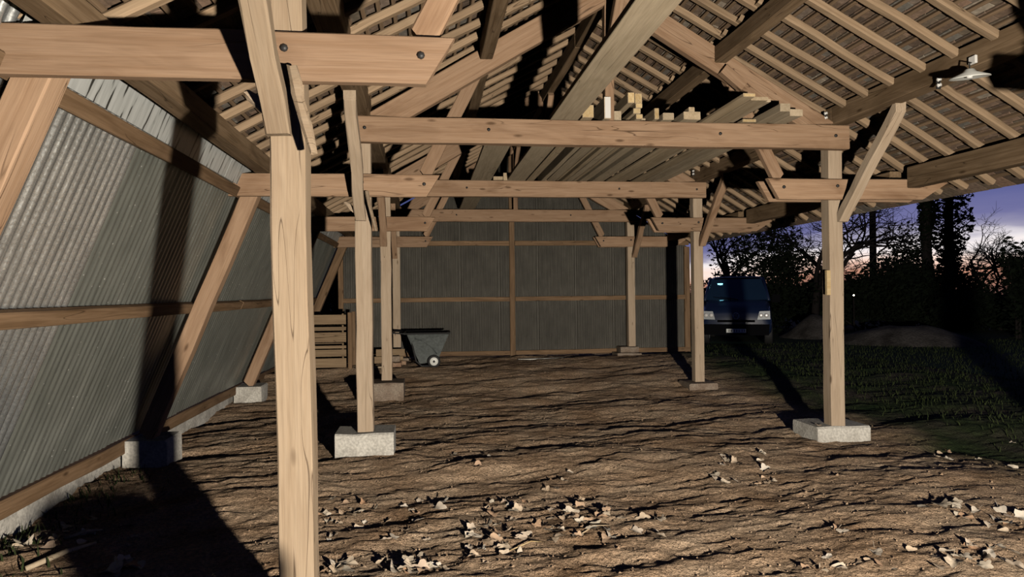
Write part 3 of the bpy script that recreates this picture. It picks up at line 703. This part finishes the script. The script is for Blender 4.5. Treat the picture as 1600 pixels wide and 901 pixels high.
# ---------------------------------------------------------------- slatted crate and rubble at the back left
kx0, kx1, ky0, ky1 = -2.12, -1.34, 12.5, 13.2; kz = gzz(-1.6, 12.8)+.02
t = thing('slatted_crate', 'open slatted wooden crate between the near post and the second post', 'crate', ((kx0+kx1)/2, (ky0+ky1)/2, kz))
for px_ in (kx0+.04, kx1+.0):
    for py_ in (ky0+.04, ky1-.04): beam('corner_post', (px_, py_, kz), (px_, py_, kz+.98), .07, .07, RAILM, t, upv=(0, 1, 0))
zz = kz+.03
for h_, g_ in ((.16, .03), (.12, .02), (.05, .06), (.17, .035), (.06, .045), (.165, 0)):
    for y_ in (ky0-.012, ky1+.012): box('slat', (kx0, y_-.01, zz), (kx1-.06, y_+.01, zz+h_), CRATEM, t, ch=.003)
    for x_ in (kx0-.012,): box('slat', (x_-.01, ky0+.02, zz), (x_+.01, ky1-.02, zz+h_), CRATEM, t, ch=.003)
    zz += h_+g_
rnd = random.Random(8)
for i, (x_, y_, sx, sy, sz, m_, lb) in enumerate([(-.62, 12.9, .30, .2, .09, BRICK, 'flat brown block lying left of the grey cart'), (-.50, 13.1, .22, .11, .08, BRICK, 'old brick behind the flat brown block'),
        (-.60, 13.05, .2, .11, .17, CONC_DIRTY, 'lump of dirty concrete beside the cart handle'), (-.93, 12.6, .34, .05, .05, BOARD_GREY, 'offcut of board on the ground before the rubble')]):
    z0 = gzz(x_, y_)-.02
    tag(box('rubble_block', (x_-sx/2, y_-sy/2, z0), (x_+sx/2, y_+sy/2, z0+sz), m_, None, ch=.012, jit=.006), lb, 'rubble', 'rubble by the cart')
for i, (x0, x1, y_, zt) in enumerate([(-.98, -.45, 13.3, 0), (-.95, -.42, 13.34, .14)]):
    z0 = gzz(-.7, y_)+.0+zt
    tag(box('loose_board', (x0, y_-.02, z0), (x1, y_+.02, z0+.13), CRATEM, None, ch=.004), ['lower', 'upper'][i]+' of two boards on edge behind the third left post', 'board')
z0 = gzz(2.2, 13.7)
tag(beam('loose_board', (1.75, 13.6, z0+.015), (2.95, 13.72, z0+.015), .10, .03, CONC, None), 'pale board lying on the ground before the back wall', 'board')

# ---------------------------------------------------------------- litter on the floor: leaves, twigs, crumbs
def leaf_mesh(seed):
    rnd = random.Random(seed); n = 20; vs = [(0, 0, 0)]; lob = rnd.choice((3, 5, 5)); asp = rnd.uniform(.6, .9)
    c1, c2 = rnd.uniform(.5, 2.0), rnd.uniform(-.9, 1.1)
    for ring, rr in ((0, .5), (1, 1.)):
        for k in range(n):
            a = 2*math.pi*k/n; r = rr*(.82+.18*math.cos(lob*a) if ring else .7)*rnd.uniform(.92, 1.07)
            x, y = r*math.cos(a)*.5, r*math.sin(a)*.5*asp
            z = c1*y*y + c2*x*x*.6 + .12*rr*math.sin(2*a+seed) * .5 + rnd.uniform(-.02, .03)
            vs.append((x, y, z))
    fs = [(0, 1+k, 1+(k+1) % n) for k in range(n)] + [(1+k, 1+n+k, 1+n+(k+1) % n, 1+(k+1) % n) for k in range(n)]
    b0 = len(vs); vs += [(-.36, 0, .06), (-.36, .012, .07), (-.75, .05, .22), (-.75, .062, .21)]; fs += [(b0, b0+2, b0+3, b0+1)]
    zmin = min(v[2] for v in vs)
    return pmesh([(x, y, z-zmin) for x, y, z in vs], fs, 'leaf', True)
LM = [leaf_mesh(i) for i in range(9)]
clusters = [  # px, py, spread px x, y, count, size, label
 (530, 800, 32, 22, 16, .10, 'dry leaf in the drift at the foot of the nearest post'),
 (640, 795, 50, 18, 7, .12, 'dry leaf strewn right of the nearest post'),
 (590, 835, 60, 18, 7, .09, 'dry leaf between the nearest post drift and the bottom leaf heap'),
 (770, 850, 42, 22, 26, .11, 'dry leaf in the large scattered heap at bottom centre'),
 (805, 800, 26, 16, 14, .11, 'dry leaf in the knot above the large bottom heap'),
 (880, 830, 40, 20, 26, .11, 'dry leaf in the drift right of bottom centre'),
 (920, 800, 24, 14, 8, .11, 'dry leaf on the upper edge of the drift right of bottom centre'),
 (745, 738, 8, 4, 2, .12, 'lone dry leaf far ahead of the bottom leaf heap'),
 (1000, 822, 55, 14, 12, .11, 'dry leaf in the loose row right of centre'),
 (870, 755, 50, 16, 6, .09, 'dry leaf in the thin scatter at mid floor'),
 (1150, 735, 40, 16, 14, .11, 'dry leaf in the small patch before the right post'),
 (1190, 755, 30, 8, 6, .10, 'dry leaf on the near edge of the patch before the right post'),
 (1320, 835, 14, 8, 3, .10, 'dry leaf alone below the right post pad'),
 (1475, 803, 22, 8, 5, .14, 'dry leaf in the group at the right with large shadow'),
 (1560, 820, 40, 16, 14, .12, 'dry leaf at the right border of the floor'),
 (1480, 880, 70, 18, 18, .12, 'dry leaf in the bottom right drift'),
 (1300, 885, 60, 14, 9, .10, 'dry leaf along the bottom edge right of centre'),
 (650, 885, 34, 14, 24, .12, 'dry leaf in the heap at the bottom edge left of centre'),
 (530, 888, 18, 8, 6, .12, 'dry leaf against the near post at the bottom edge'),
 (190, 882, 22, 10, 8, .15, 'dry leaf in the dark bottom left corner'),
 (70, 850, 60, 30, 12, .12, 'dry leaf among weeds along the metal wall'),
 (150, 830, 50, 20, 8, .12, 'dry leaf in the shade before the kerb'),
 (1480, 710, 60, 16, 8, .10, 'dry leaf on dark ground right of the right post pad'),
 (730, 715, 30, 8, 4, .09, 'dry leaf right of the whitish pad'),
]
rnd = random.Random(12)
for (px_, py_, sx, sy, cnt, size, lb) in clusters:
    for k in range(cnt):
        p = PZ(px_+max(-1.7, min(1.7, rnd.gauss(0, .75)))*sx, min(897, py_+max(-1.6, min(1.6, rnd.gauss(0, .7)))*sy), 0.0)
        s = size*rnd.uniform(.55, 1.15)
        W = Matrix.Translation((p.x, p.y, gzz(p.x, p.y)+.002)) @ Matrix.Rotation(rnd.uniform(0, 6.28), 4, 'Z') @ Matrix.Rotation(rnd.gauss(0, .28), 4, 'X') @ Matrix.Rotation(rnd.gauss(0, .22), 4, 'Y') @ Matrix.Diagonal((s, s, s*rnd.uniform(.6, 1.5), 1))
        tag(link('dry_leaf', rnd.choice(LM), LEAF, None, W), lb, 'leaf', lb.replace('dry leaf', 'dry leaves', 1))
pl_ = (3.985, 6.80, .15)
tag(link('dry_leaf', LM[2], LEAF, None, Matrix.Translation(pl_) @ Matrix.Rotation(.7, 4, 'Z') @ Matrix.Rotation(.2, 4, 'X') @ Matrix.Diagonal((.14, .12, .16, 1))), 'crumpled dry leaf lying on the pale pad beside the second right post', 'leaf')
def twig(a, b, bend, r, label, mat=BOARD):
    a = Vector((a.x, a.y, gzz(a.x, a.y)+r)); b = Vector((b.x, b.y, gzz(b.x, b.y)+r)); m_ = (a+b)/2+Vector(bend); m_.z = max(m_.z, gzz(m_.x, m_.y)+r)
    pts = [a.lerp(m_, .0), a.lerp(m_, .5), m_, m_.lerp(b, .5), b]; v_, f_ = tube(pts, [r, r*1.1, r, r*.8, r*.5], 6)
    tag(link('twig', pmesh(v_, f_, 'twig', True), mat), label, 'twig')
twig(PZ(795, 860), PZ(848, 846), (.03, 0, .03), .004, 'thin pale twig on the large bottom leaf heap', FRESH)
twig(PZ(905, 835), PZ(955, 820), (.0, .03, .02), .004, 'thin pale twig right of bottom centre')
twig(PZ(40, 890), PZ(150, 852), (.02, 0, .02), .016, 'crooked stick lying in the bottom left corner', BOARD_GREY)
twig(PZ(100, 842), PZ(160, 825), (.02, 0, .02), .012, 'shorter stick along the kerb at bottom left', BOARD_GREY)
# crumbs of earth
rnd = random.Random(4); vs, fs = [], []
for i in range(1500):
    px_, py_ = rnd.uniform(380, 1600), 620 + 280*rnd.random()**.8
    p = PZ(px_, py_); r = rnd.uniform(.003, .010)*(1 if rnd.random() < .93 else 1.8); z0 = gzz(p.x, p.y)+r*.3; b0 = len(vs)
    for d in ((1, 0, 0), (-1, 0, 0), (0, 1, 0), (0, -1, 0), (0, 0, 1), (0, 0, -1)):
        k_ = r*rnd.uniform(.6, 1.2); vs.append((p.x+d[0]*k_, p.y+d[1]*k_, z0+d[2]*k_*.8))
    fs += [tuple(b0+j for j in f) for f in ((0, 2, 4), (2, 1, 4), (1, 3, 4), (3, 0, 4), (2, 0, 5), (1, 2, 5), (3, 1, 5), (0, 3, 5))]
tag(link('earth_crumbs', pmesh(vs, fs, 'crumbs'), EARTH), 'loose crumbs of earth strewn over the barn floor', 'soil', kind='stuff')
# weeds and grass: along the kerb, and on the open right side
GRASS = noisy('dull_grass', [(.3, (.02, .03, .010)), (.7, (.045, .06, .018))], 3, bump=0)
def grass(region, n, hgt, label, seed, name):
    rnd = random.Random(seed); vs, fs = [], []
    for i in range(n):
        x_, y_ = region(rnd); h = hgt*rnd.uniform(.4, 1.2); a = rnd.uniform(0, 6.28); wv = .004+.004*rnd.random(); dx, dy = math.cos(a), math.sin(a); z0 = gzz(x_, y_) if -4.5 < x_ < 9.7 and 1.1 < y_ < 18.7 else 0
        bx_, by_ = rnd.gauss(0, .4)*h, rnd.gauss(0, .4)*h; b0 = len(vs)
        vs += [(x_-dx*wv, y_-dy*wv, z0-.01), (x_+dx*wv, y_+dy*wv, z0-.01), (x_+bx_*.4+dx*wv*.7, y_+by_*.4+dy*wv*.7, z0+h*.6), (x_+bx_*.4-dx*wv*.7, y_+by_*.4-dy*wv*.7, z0+h*.6), (x_+bx_, y_+by_, z0+h)]
        fs += [(b0, b0+1, b0+2, b0+3), (b0+3, b0+2, b0+4)]
    tag(link(name, pmesh(vs, fs, name), GRASS), label, 'grass', kind='stuff')
grass(lambda r: (-2.72+abs(r.gauss(0, .25)), r.uniform(3.4, 6.5)), 260, .07, 'low weeds growing along the kerb of the metal wall', 3, 'weeds')
def yard(r):
    while True:
        x_, y_ = r.uniform(5.3, 17), r.uniform(6, 19)
        if x_ > 5.4 + .0*y_ + r.random()*1.2: return x_, y_
grass(yard, 14000, .07, 'short dark grass on the open yard at right', 5, 'yard_grass')

# ---------------------------------------------------------------- van parked outside
NAVY = simple('navy_van_paint', (.009, .018, .05), .4, 0., .5, coat=.6)
DKPL = simple('dark_bumper_plastic', (.004, .004, .005), .8, spec=.05)
LENS = simple('headlamp_lens', (.55, .58, .58), .3, .1)
PLATE = simple('white_number_plate', (.75, .76, .72), .5)
GLOW = simple('cabin_dome_light', (.5, .8, .8), .5, emit=(.45, .95, .95), es=14)
DASH = simple('dashboard_plastic', (.30, .42, .43), .6)
gm, gt, gn, gl, gb = newmat('windscreen_glass')
tr_ = gn.new('ShaderNodeBsdfTransparent'); tr_.inputs[0].default_value = (.55, .66, .75, 1); gs = gn.new('ShaderNodeBsdfGlossy'); gs.inputs['Roughness'].default_value = .05
df = gn.new('ShaderNodeBsdfDiffuse'); df.inputs[0].default_value = (.04, .09, .17, 1)  # blue diffuse layer stands in for sky reflected in the glass
fr = gn.new('ShaderNodeFresnel'); fr.inputs[0].default_value = 1.5; ms = gn.new('ShaderNodeMixShader'); ms.inputs[0].default_value = .10; gl.new(tr_.outputs[0], ms.inputs[1]); gl.new(gs.outputs[0], ms.inputs[2])
ms2 = gn.new('ShaderNodeMixShader'); ms2.inputs[0].default_value = .32; gl.new(ms.outputs[0], ms2.inputs[1]); gl.new(df.outputs[0], ms2.inputs[2])
gl.new(ms2.outputs[0], gn['Material Output'].inputs[0])
vp = GD(1152, 23.0); vyaw = math.atan2(-vp.y, -vp.x) + math.pi/2 + math.radians(-1)   # front (local -y) faces the barn mouth
van = thing('van', 'dark blue delivery van parked outside behind the right posts', 'van', (vp.x, vp.y, 0), rz=vyaw)
WV = WM[van.name]
# lofted body: stations along local y (front at -2.4), each a closed section (half profile mirrored)
def section(y, wb, ww, wt, zb, zw, zt):     # bottom half width, waist, top; heights
    h = [(wb*.92, zb), (wb, zb+.10), (ww, (zb+zw)/2), (ww*.995, zw), (wt+.05*(zt > 1.5), zt-.10), (wt-.10, zt-.015), (wt*.4, zt)]
    return [(x, y, z) for x, z in h] + [(-x, y, z) for x, z in h[::-1]]
# front: bonnet line then windscreen opening left between bonnet and roof
low = [section(-2.42, .78, .84, .70, .36, .62, .90), section(-2.36, .90, .93, .82, .30, .66, 1.00), section(-2.1, .93, .95, .86, .28, .74, 1.12), section(-1.62, .93, .952, .90, .26, .86, 1.27), section(-1.55, .93, .952, .90, .26, .9, 1.28)]
vs, fs = [], []
def loft(secs, vs, fs, cap0=True, cap1=True):
    n = len(secs[0]); b0 = len(vs)
    for s in secs: vs += s
    for i in range(len(secs)-1):
        for k in range(n): k2 = (k+1) % n; fs.append((b0+i*n+k, b0+(i+1)*n+k, b0+(i+1)*n+k2, b0+i*n+k2))
    if cap0: fs.append(tuple(b0+k for k in range(n)))
    if cap1: fs.append(tuple(b0+(len(secs)-1)*n+k for k in range(n))[::-1])
loft(low, vs, fs)
hi = [section(-.72, .93, .952, .72, .26, 1.20, 1.93), section(-.45, .93, .952, .75, .26, 1.2, 1.975), section(1.6, .93, .952, .76, .26, 1.2, 1.98), section(2.35, .92, .94, .74, .28, 1.2, 1.93), section(2.45, .88, .90, .70, .34, 1.1, 1.86)]
loft(hi, vs, fs, cap0=False)
# lower flanks between bonnet and cabin side
for s in (-1, 1):
    b0 = len(vs); vs += [(s*.952, -1.55, .3), (s*.952, -.72, .3), (s*.952, -.72, 1.22), (s*.945, -1.55, 1.22)]; fs.append((b0, b0+1, b0+2, b0+3))
    # screen pillar
    p0, p1 = Vector((s*.885, -1.58, 1.25)), Vector((s*.745, -.72, 1.90)); tube([p0, p1], [.05, .05], 6, vs, fs)
me = pmesh(vs, fs, 'body', True); bm = bmesh.new(); bm.from_mesh(me); bmesh.ops.recalc_face_normals(bm, faces=bm.faces); bm.to_mesh(me); bm.free()
body = link('body', me, NAVY, van, WV)
def vquad(name, pts, mat, th=.012, parent=van):
    n = len(pts); P = [Vector(p) for p in pts]; nn_ = (P[1]-P[0]).cross(P[2]-P[0]).normalized()*th
    me = pmesh(P+[p-nn_ for p in P], [tuple(range(n)), tuple(range(n, 2*n))[::-1]] + [(i, i+n, (i+1) % n+n, (i+1) % n) for i in range(n)], name)
    return link(name, me, mat, parent, WV)
vquad('windscreen', [(-.86, -1.60, 1.27), (.86, -1.60, 1.27), (.82, -1.36, 1.46), (.70, -.78, 1.88), (-.70, -.78, 1.88), (-.82, -1.36, 1.46)], gm, .002)
vquad('dashboard', [(-.85, -1.55, 1.22), (.85, -1.55, 1.22), (.85, -1.0, 1.24), (-.85, -1.0, 1.24)], DASH, .05)
vquad('cabin_rear_panel', [(-.9, .2, .9), (.9, .2, .9), (.75, .2, 1.9), (-.75, .2, 1.9)], DKPL, .02)
link('dome_light', lathe([(.005, -.05), (.07, -.04), (.08, 0), (.005, .004)], 12, 'dome'), GLOW, van, WV @ Matrix.Translation((.0-.48, -.70, 1.76)))
vquad('grille', [(-.50, -2.435, .66), (.50, -2.435, .66), (.50, -2.40, .80), (-.50, -2.40, .80)], DKPL, .02)
vquad('bumper', [(-.86, -2.43, .30), (.86, -2.43, .30), (.88, -2.44, .60), (-.88, -2.44, .60)], DKPL, .06)
for s in (-1, 1):
    hl = vquad('headlight', [(s*.56, -2.47, .73), (s*.90, -2.42, .74), (s*.89, -2.40, .97), (s*.62, -2.44, .96)][::s], LENS, .03)
    for kx in (.66, .80): link('reflector', lathe([(.004, 0), (.055, .012), (.06, .02), (.02, .02)], 12, 'refl'), CERAM, hl, WV @ Matrix.Translation((s*kx, -2.465, .85)) @ Matrix.Rotation(math.pi/2, 4, 'X'))
    mr = link('mirror', prism([.06]*4, [(-.12, -.11), (.12, -.11), (.11, .12), (-.11, .12)], 'mirror'), DKPL, van, WV @ Matrix.Translation((s*1.09, -1.15, 1.30)))
    vquad('side_window', [(s*.958, -1.3, 1.24), (s*.958, -.2, 1.24), (s*.80, -.3, 1.78), (s*.81, -.72, 1.78)][::s], DKPL, .01)
    for y_ in (-1.62, 1.45):
        Ww = WV @ Matrix.Translation((s*.86, y_, .32)) @ Matrix.Rotation(math.pi/2, 4, 'Y')
        wv_ = link('wheel', lathe([(.18, -.10), (.30, -.11), (.325, -.08), (.325, .08), (.30, .11), (.18, .10)], 24, 'wheel'), RUBBER, van, Ww)
        link('hubcap', lathe([(.02, -.115), (.17, -.105), (.19, -.09), (.19, .09), (.17, .105), (.02, .115)], 20, 'hub'), LENS, wv_, Ww)
    v_, f_ = tube([(s*.1-.05, -1.64, 1.275), (s*.1+.55*(-1), -1.52, 1.36)], [.012, .008], 5); link('wiper', pmesh(v_, f_, 'wiper'), DKPL, van, WV)
pl = vquad('number_plate', [(-.26, -2.50, .37), (.26, -2.50, .37), (.26, -2.505, .475), (-.26, -2.505, .475)], PLATE, .01)
rnd = random.Random(3)
for k in range(7):   # blurred characters
    x_ = -.20 + k*.062 + (.02 if k > 1 else 0) + (.02 if k > 4 else 0)
    vquad('plate_mark', [(x_, -2.503, .39), (x_+rnd.uniform(.012, .03), -2.503, .39), (x_+.022, -2.508, .455), (x_+.004, -2.508, .455)], DKPL, .004, pl)
# round emblem: ring with two stacked v strokes
v_, f_ = [], []
ring = [(.085*math.cos(a), 0, .085*math.sin(a)) for a in [2*math.pi*k/24 for k in range(25)]]
tube(ring, [.009]*25, 5, v_, f_)
for pth in ([(-.036, 0, .076), (0, 0, .006), (.036, 0, .076)], [(-.075, 0, .03), (-.036, 0, -.07), (0, 0, -.004), (.036, 0, -.07), (.075, 0, .03)]): tube(pth, [.009]*len(pth), 5, v_, f_)
emb = link('emblem', pmesh(v_, f_, 'emblem', True), LENS, van, WV @ Matrix.Translation((0, -2.455, .83)))
emb['label'] = 'round silver emblem with a v above a w'

# ---------------------------------------------------------------- heap outside, hedges, trees, pole
def heap(px_, D, lx, ly, h, label, seed, mat=MOUND):
    c = GD(px_, D); n = 40; m_ = 16; vs, fs = [], []; ang = math.atan2(c.x, c.y); rr = random.Random(seed)
    for j in range(m_+1):
        for i in range(n):
            a = 2*math.pi*i/n; r = j/m_; x_, y_ = lx*r*math.cos(a), ly*r*math.sin(a)
            z = h*(1-r*r)**1.2*(1+.9*float(vnoise(np.array(x_*1.1+seed), np.array(y_*1.1), seed))) + .16*h*float(vnoise(np.array(x_*3.+9), np.array(y_*3.), seed+1))*(1-r)
            vs.append((x_, y_, max(z, -.03) if j < m_ else -.05))
    for j in range(m_):
        for i in range(n): i2 = (i+1) % n; fs.append((j*n+i, j*n+i2, (j+1)*n+i2, (j+1)*n+i)[::-1])
    tag(link('earth_heap', pmesh(vs, fs, 'heap', True), mat, None, Matrix.Translation(c) @ Matrix.Rotation(-ang, 4, 'Z')), label, 'heap')
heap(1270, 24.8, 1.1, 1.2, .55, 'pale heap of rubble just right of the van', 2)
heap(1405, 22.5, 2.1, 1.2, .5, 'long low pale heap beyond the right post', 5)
def clump(name, px_, D, wid, hgt, label, seed, n=3800, mat=FOLI, base=0., dep=None, leaf=.10, trunk=True, cat='bush', group=None):
    c = GD(px_, D); r_ = random.Random(seed); t = thing(name, label, cat, (c.x, c.y, 0), group)
    vs, fs = [], []; dep = dep or wid
    blobs = [(r_.uniform(-.34, .34)*wid, r_.uniform(-.34, .34)*dep, base+(hgt-base)*r_.uniform(.15, .80), r_.uniform(.20, .36)) for _ in range(11)] + [(0, 0, base+(hgt-base)*.5, .42)]
    for i in range(n):
        bx_, by_, bz_, br = r_.choice(blobs)
        u = Vector((r_.gauss(0, 1), r_.gauss(0, 1), r_.gauss(0, 1))).normalized()*r_.random()**.4
        p = Vector((bx_+u.x*br*wid, by_+u.y*br*dep, bz_+u.z*br*(hgt-base)))
        p.z = max(.02, min(p.z, hgt*1.02))
        d1 = Vector((r_.gauss(0, 1), r_.gauss(0, 1), r_.gauss(0, 1))).normalized(); d2 = d1.orthogonal().normalized(); s = leaf*r_.uniform(.6, 1.5); b0 = len(vs)
        for q in (-d1*s, d2*s*.5, d1*s, -d2*s*.5): vs.append(tuple(p+q+c))
        fs.append((b0, b0+1, b0+2, b0+3))
    link('foliage', pmesh(vs, fs, 'foliage'), mat, t)
    if trunk:
        v_, f_ = [], []
        for k in range(4):
            b = blobs[k]; tube([c+Vector((r_.uniform(-.1, .1), 0, -.05)), c+Vector((b[0]*.5, b[1]*.5, b[2]*.6)), c+Vector((b[0], b[1], b[2]))], [.05, .04, .02], 5, v_, f_)
        link('stems', pmesh(v_, f_, 'stems'), BARK, t)
    return t
for i, (px_, D, wd, h) in enumerate([(1075, 31, 4.2, 2.0), (1165, 30, 4.4, 2.0), (1262, 31, 3.6, 2.0), (1345, 30, 3.6, 2.3), (1420, 30, 3.4, 2.6), (1500, 30, 3.2, 2.4), (1560, 31, 3.0, 1.5), (1640, 30, 3.4, 1.7)]):
    clump('hedge_bush', px_, D, wd, h, ['dark hedge behind the van at its left', 'dark hedge right behind the van', 'dark hedge between the van and the right post', 'dark hedge just right of the right post',
          'dark hedge under the domed thicket', 'dark hedge under the ivy-clad trees', 'low dark hedge in front of the bright sky gap', 'dark hedge at the right edge'][i], 40+i, 7000, dep=1.8, leaf=.09, cat='hedge', group='dark hedgerow')
clump('bush', 1186, 27.5, 2.9, 4.3, 'tall dense dark bush rising behind the van', 70, 7500, leaf=.08, cat='bush')
clump('thicket', 1428, 33, 3.0, 4.4, 'domed dark thicket left of the ivy-clad trees', 71, 5200, leaf=.075)
clump('bush', 1592, 26, 1.0, 3.0, 'rounded dark bush at the right edge against the bright sky', 72, 2400, leaf=.08)
def ivy_tree(px_, D, r, h, label, seed, cr_):
    c = GD(px_, D); rr = random.Random(seed); t = thing('ivy_tree', label, 'tree', (c.x, c.y, 0), 'ivy-clad trees')
    v_, f_ = tube([c, c+Vector((0, 0, h*.5)), c+Vector((.1, 0, h))], [.2, .16, .08], 8); link('trunk', pmesh(v_, f_, 'trunk', True), BARK, t)
    vs, fs = [], []
    for i in range(5200):
        z = rr.uniform(.2, h); w = r*(1+.35*math.sin(z*2+seed)) if z < h*.6 else r+(cr_-r)*math.sin(min(1, (z-h*.6)/(h*.4))*math.pi*.8)
        a = rr.uniform(0, 6.28); q = w*rr.random()**.5; p = c+Vector((q*math.cos(a), q*math.sin(a), z)); d1 = Vector((rr.gauss(0, 1), rr.gauss(0, 1), rr.gauss(0, 1))).normalized(); d2 = d1.orthogonal().normalized(); s = .09*rr.uniform(.5, 1.4); b0 = len(vs)
        for e_ in (-d1*s, d2*s*.7, d1*s, -d2*s*.7): vs.append(tuple(p+e_))
        fs.append((b0, b0+1, b0+2, b0+3))
    link('ivy_leaves', pmesh(vs, fs, 'ivy'), IVY, t)
ivy_tree(1449, 31, .22, 8.0, 'slim ivy-clad trunk behind the right short beam end', 5, .9)
ivy_tree(1484, 31.5, .62, 7.6, 'thick ivy-clad tree with ragged crown right of the slim one', 6, 1.15)
def bare_tree(px_, D, h, spread, label, seed, depth=6, trunk_r=.16, first=.25, fan=3):
    c = GD(px_, D); rr = random.Random(seed); t = thing('bare_tree', label, 'tree', (c.x, c.y, 0), 'leafless trees')
    tv, tf, bv, bf = [], [], [], []
    def grow(p, d, ln, r, lev):
        pts = [p]; dd = d.copy(); q = p
        for k in range(3):
            dd = (dd + Vector((rr.gauss(0, .16), rr.gauss(0, .16), rr.gauss(.03, .1)))).normalized(); q = q + dd*ln/3; pts.append(q)
        tube(pts, [r, r*.88, r*.76, r*.62], 5 if lev < 2 else 3, tv if lev < 1 else bv, tf if lev < 1 else bf)
        if lev >= depth: return
        for k in range(fan if lev > 0 else fan+2):
            base = pts[rr.choice((1, 2, 3, 3))] if lev else pts[rr.choice((2, 3, 3))]
            ax = Vector((rr.gauss(0, 1), rr.gauss(0, 1), rr.gauss(0, .5))).normalized()
            nd = (dd*.75 + ax*spread).normalized(); nd.z = max(nd.z, -.15)
            grow(base, nd, ln*rr.uniform(.58, .82), max(.006, r*.58), lev+1)
    grow(c-Vector((0, 0, .1)), Vector((0, 0, 1)), h*first, trunk_r, 0)
    link('trunk', pmesh(tv, tf, 'trunk', True), BARK, t); link('branches', pmesh(bv, bf, 'branches', True), BARK, t)
bare_tree(1277, 27, 9.5, .85, 'leafless spreading tree behind the right post', 3, 6, .17, .26)
bare_tree(1135, 33, 9.0, .8, 'leafless twiggy tree behind the van', 8, 6, .14, .25)
bare_tree(1330, 34, 7.0, .8, 'small leafless tree between the right post and the pole', 11, 6, .10, .22)
bare_tree(1538, 37, 7.2, .75, 'leafless tree with rounded twiggy crown right of the ivy-clad trees', 21, 6, .12, .24)
bare_tree(1400, 38, 5.0, .7, 'leafless sapling right of the utility pole', 25, 5, .08, .25)
bare_tree(1612, 40, 7.5, .75, 'leafless tree at the right edge of the view', 27, 5, .12, .25)
pp = GD(1365, 38)
t = thing('utility_pole', 'dark utility pole with a small crossarm against the blue sky', 'pole', (pp.x, pp.y, 0))
v_, f_ = tube([pp, pp+Vector((0, 0, 8.5))], [.17, .13], 10); link('shaft', pmesh(v_, f_, 'pole', True), BARK, t)
xd = Vector((rt.x, rt.y, 0)).normalized(); za = 1.55+38*(458-341)/F
beam('crossarm', pp-xd*.42+Vector((0, -.2, za)), pp+xd*.38+Vector((0, -.2, za)), .08, .08, BARK, t)
for k in (-.36, 0.3): link('insulator', lathe([(.01, 0), (.04, .02), (.04, .1), (.01, .14)], 8, 'ins'), CERAM, t, Matrix.Translation(pp+xd*k+Vector((0, -.2, za+.04))))
lp = GD(1334, 28.6); zl = 1.55-(468-458)/F*28.6
t = thing('far_lamp', 'tiny lit lamp on a stake in front of the dark hedge', 'lamp', (lp.x, lp.y, 0))
v_, f_ = tube([lp, lp+Vector((0, 0, zl))], [.02, .02], 6); link('stake', pmesh(v_, f_, 'stake'), BARK, t)
link('bulb', lathe([(.005, -.03), (.03, -.015), (.03, .015), (.005, .03)], 8, 'bulb'), simple('warm_bulb', (1, .9, .7), .4, emit=(1, .85, .65), es=6), t, Matrix.Translation(lp+Vector((0, 0, zl+.03))))

clump('hedge_bush', 470, 21, 4.5, 3.4, 'dark hedge glimpsed through the gap at the back left corner', 90, 3000, dep=2., leaf=.14, cat='hedge', group='dark hedgerow')

lg = thing('shadow_block', 'unseen upright block added below the view to shade the floor beside the nearest post', 'log', (.10, 1.55, 0))  # unseen block, added to throw the dark ground shadow left of the near post
link('blocker_side', lathe([(.14, -.03), (.155, .1), (.15, .35), (.155, .62), (.14, .66)], 18, 'blocker_side'), BARK, lg, Matrix.Translation((.10, 1.55, gzz(.10, 1.55))))
link('blocker_top', lathe([(.138, .655), (.138, .667)], 18, 'top'), FRESH, lg, Matrix.Translation((.10, 1.55, gzz(.10, 1.55))))
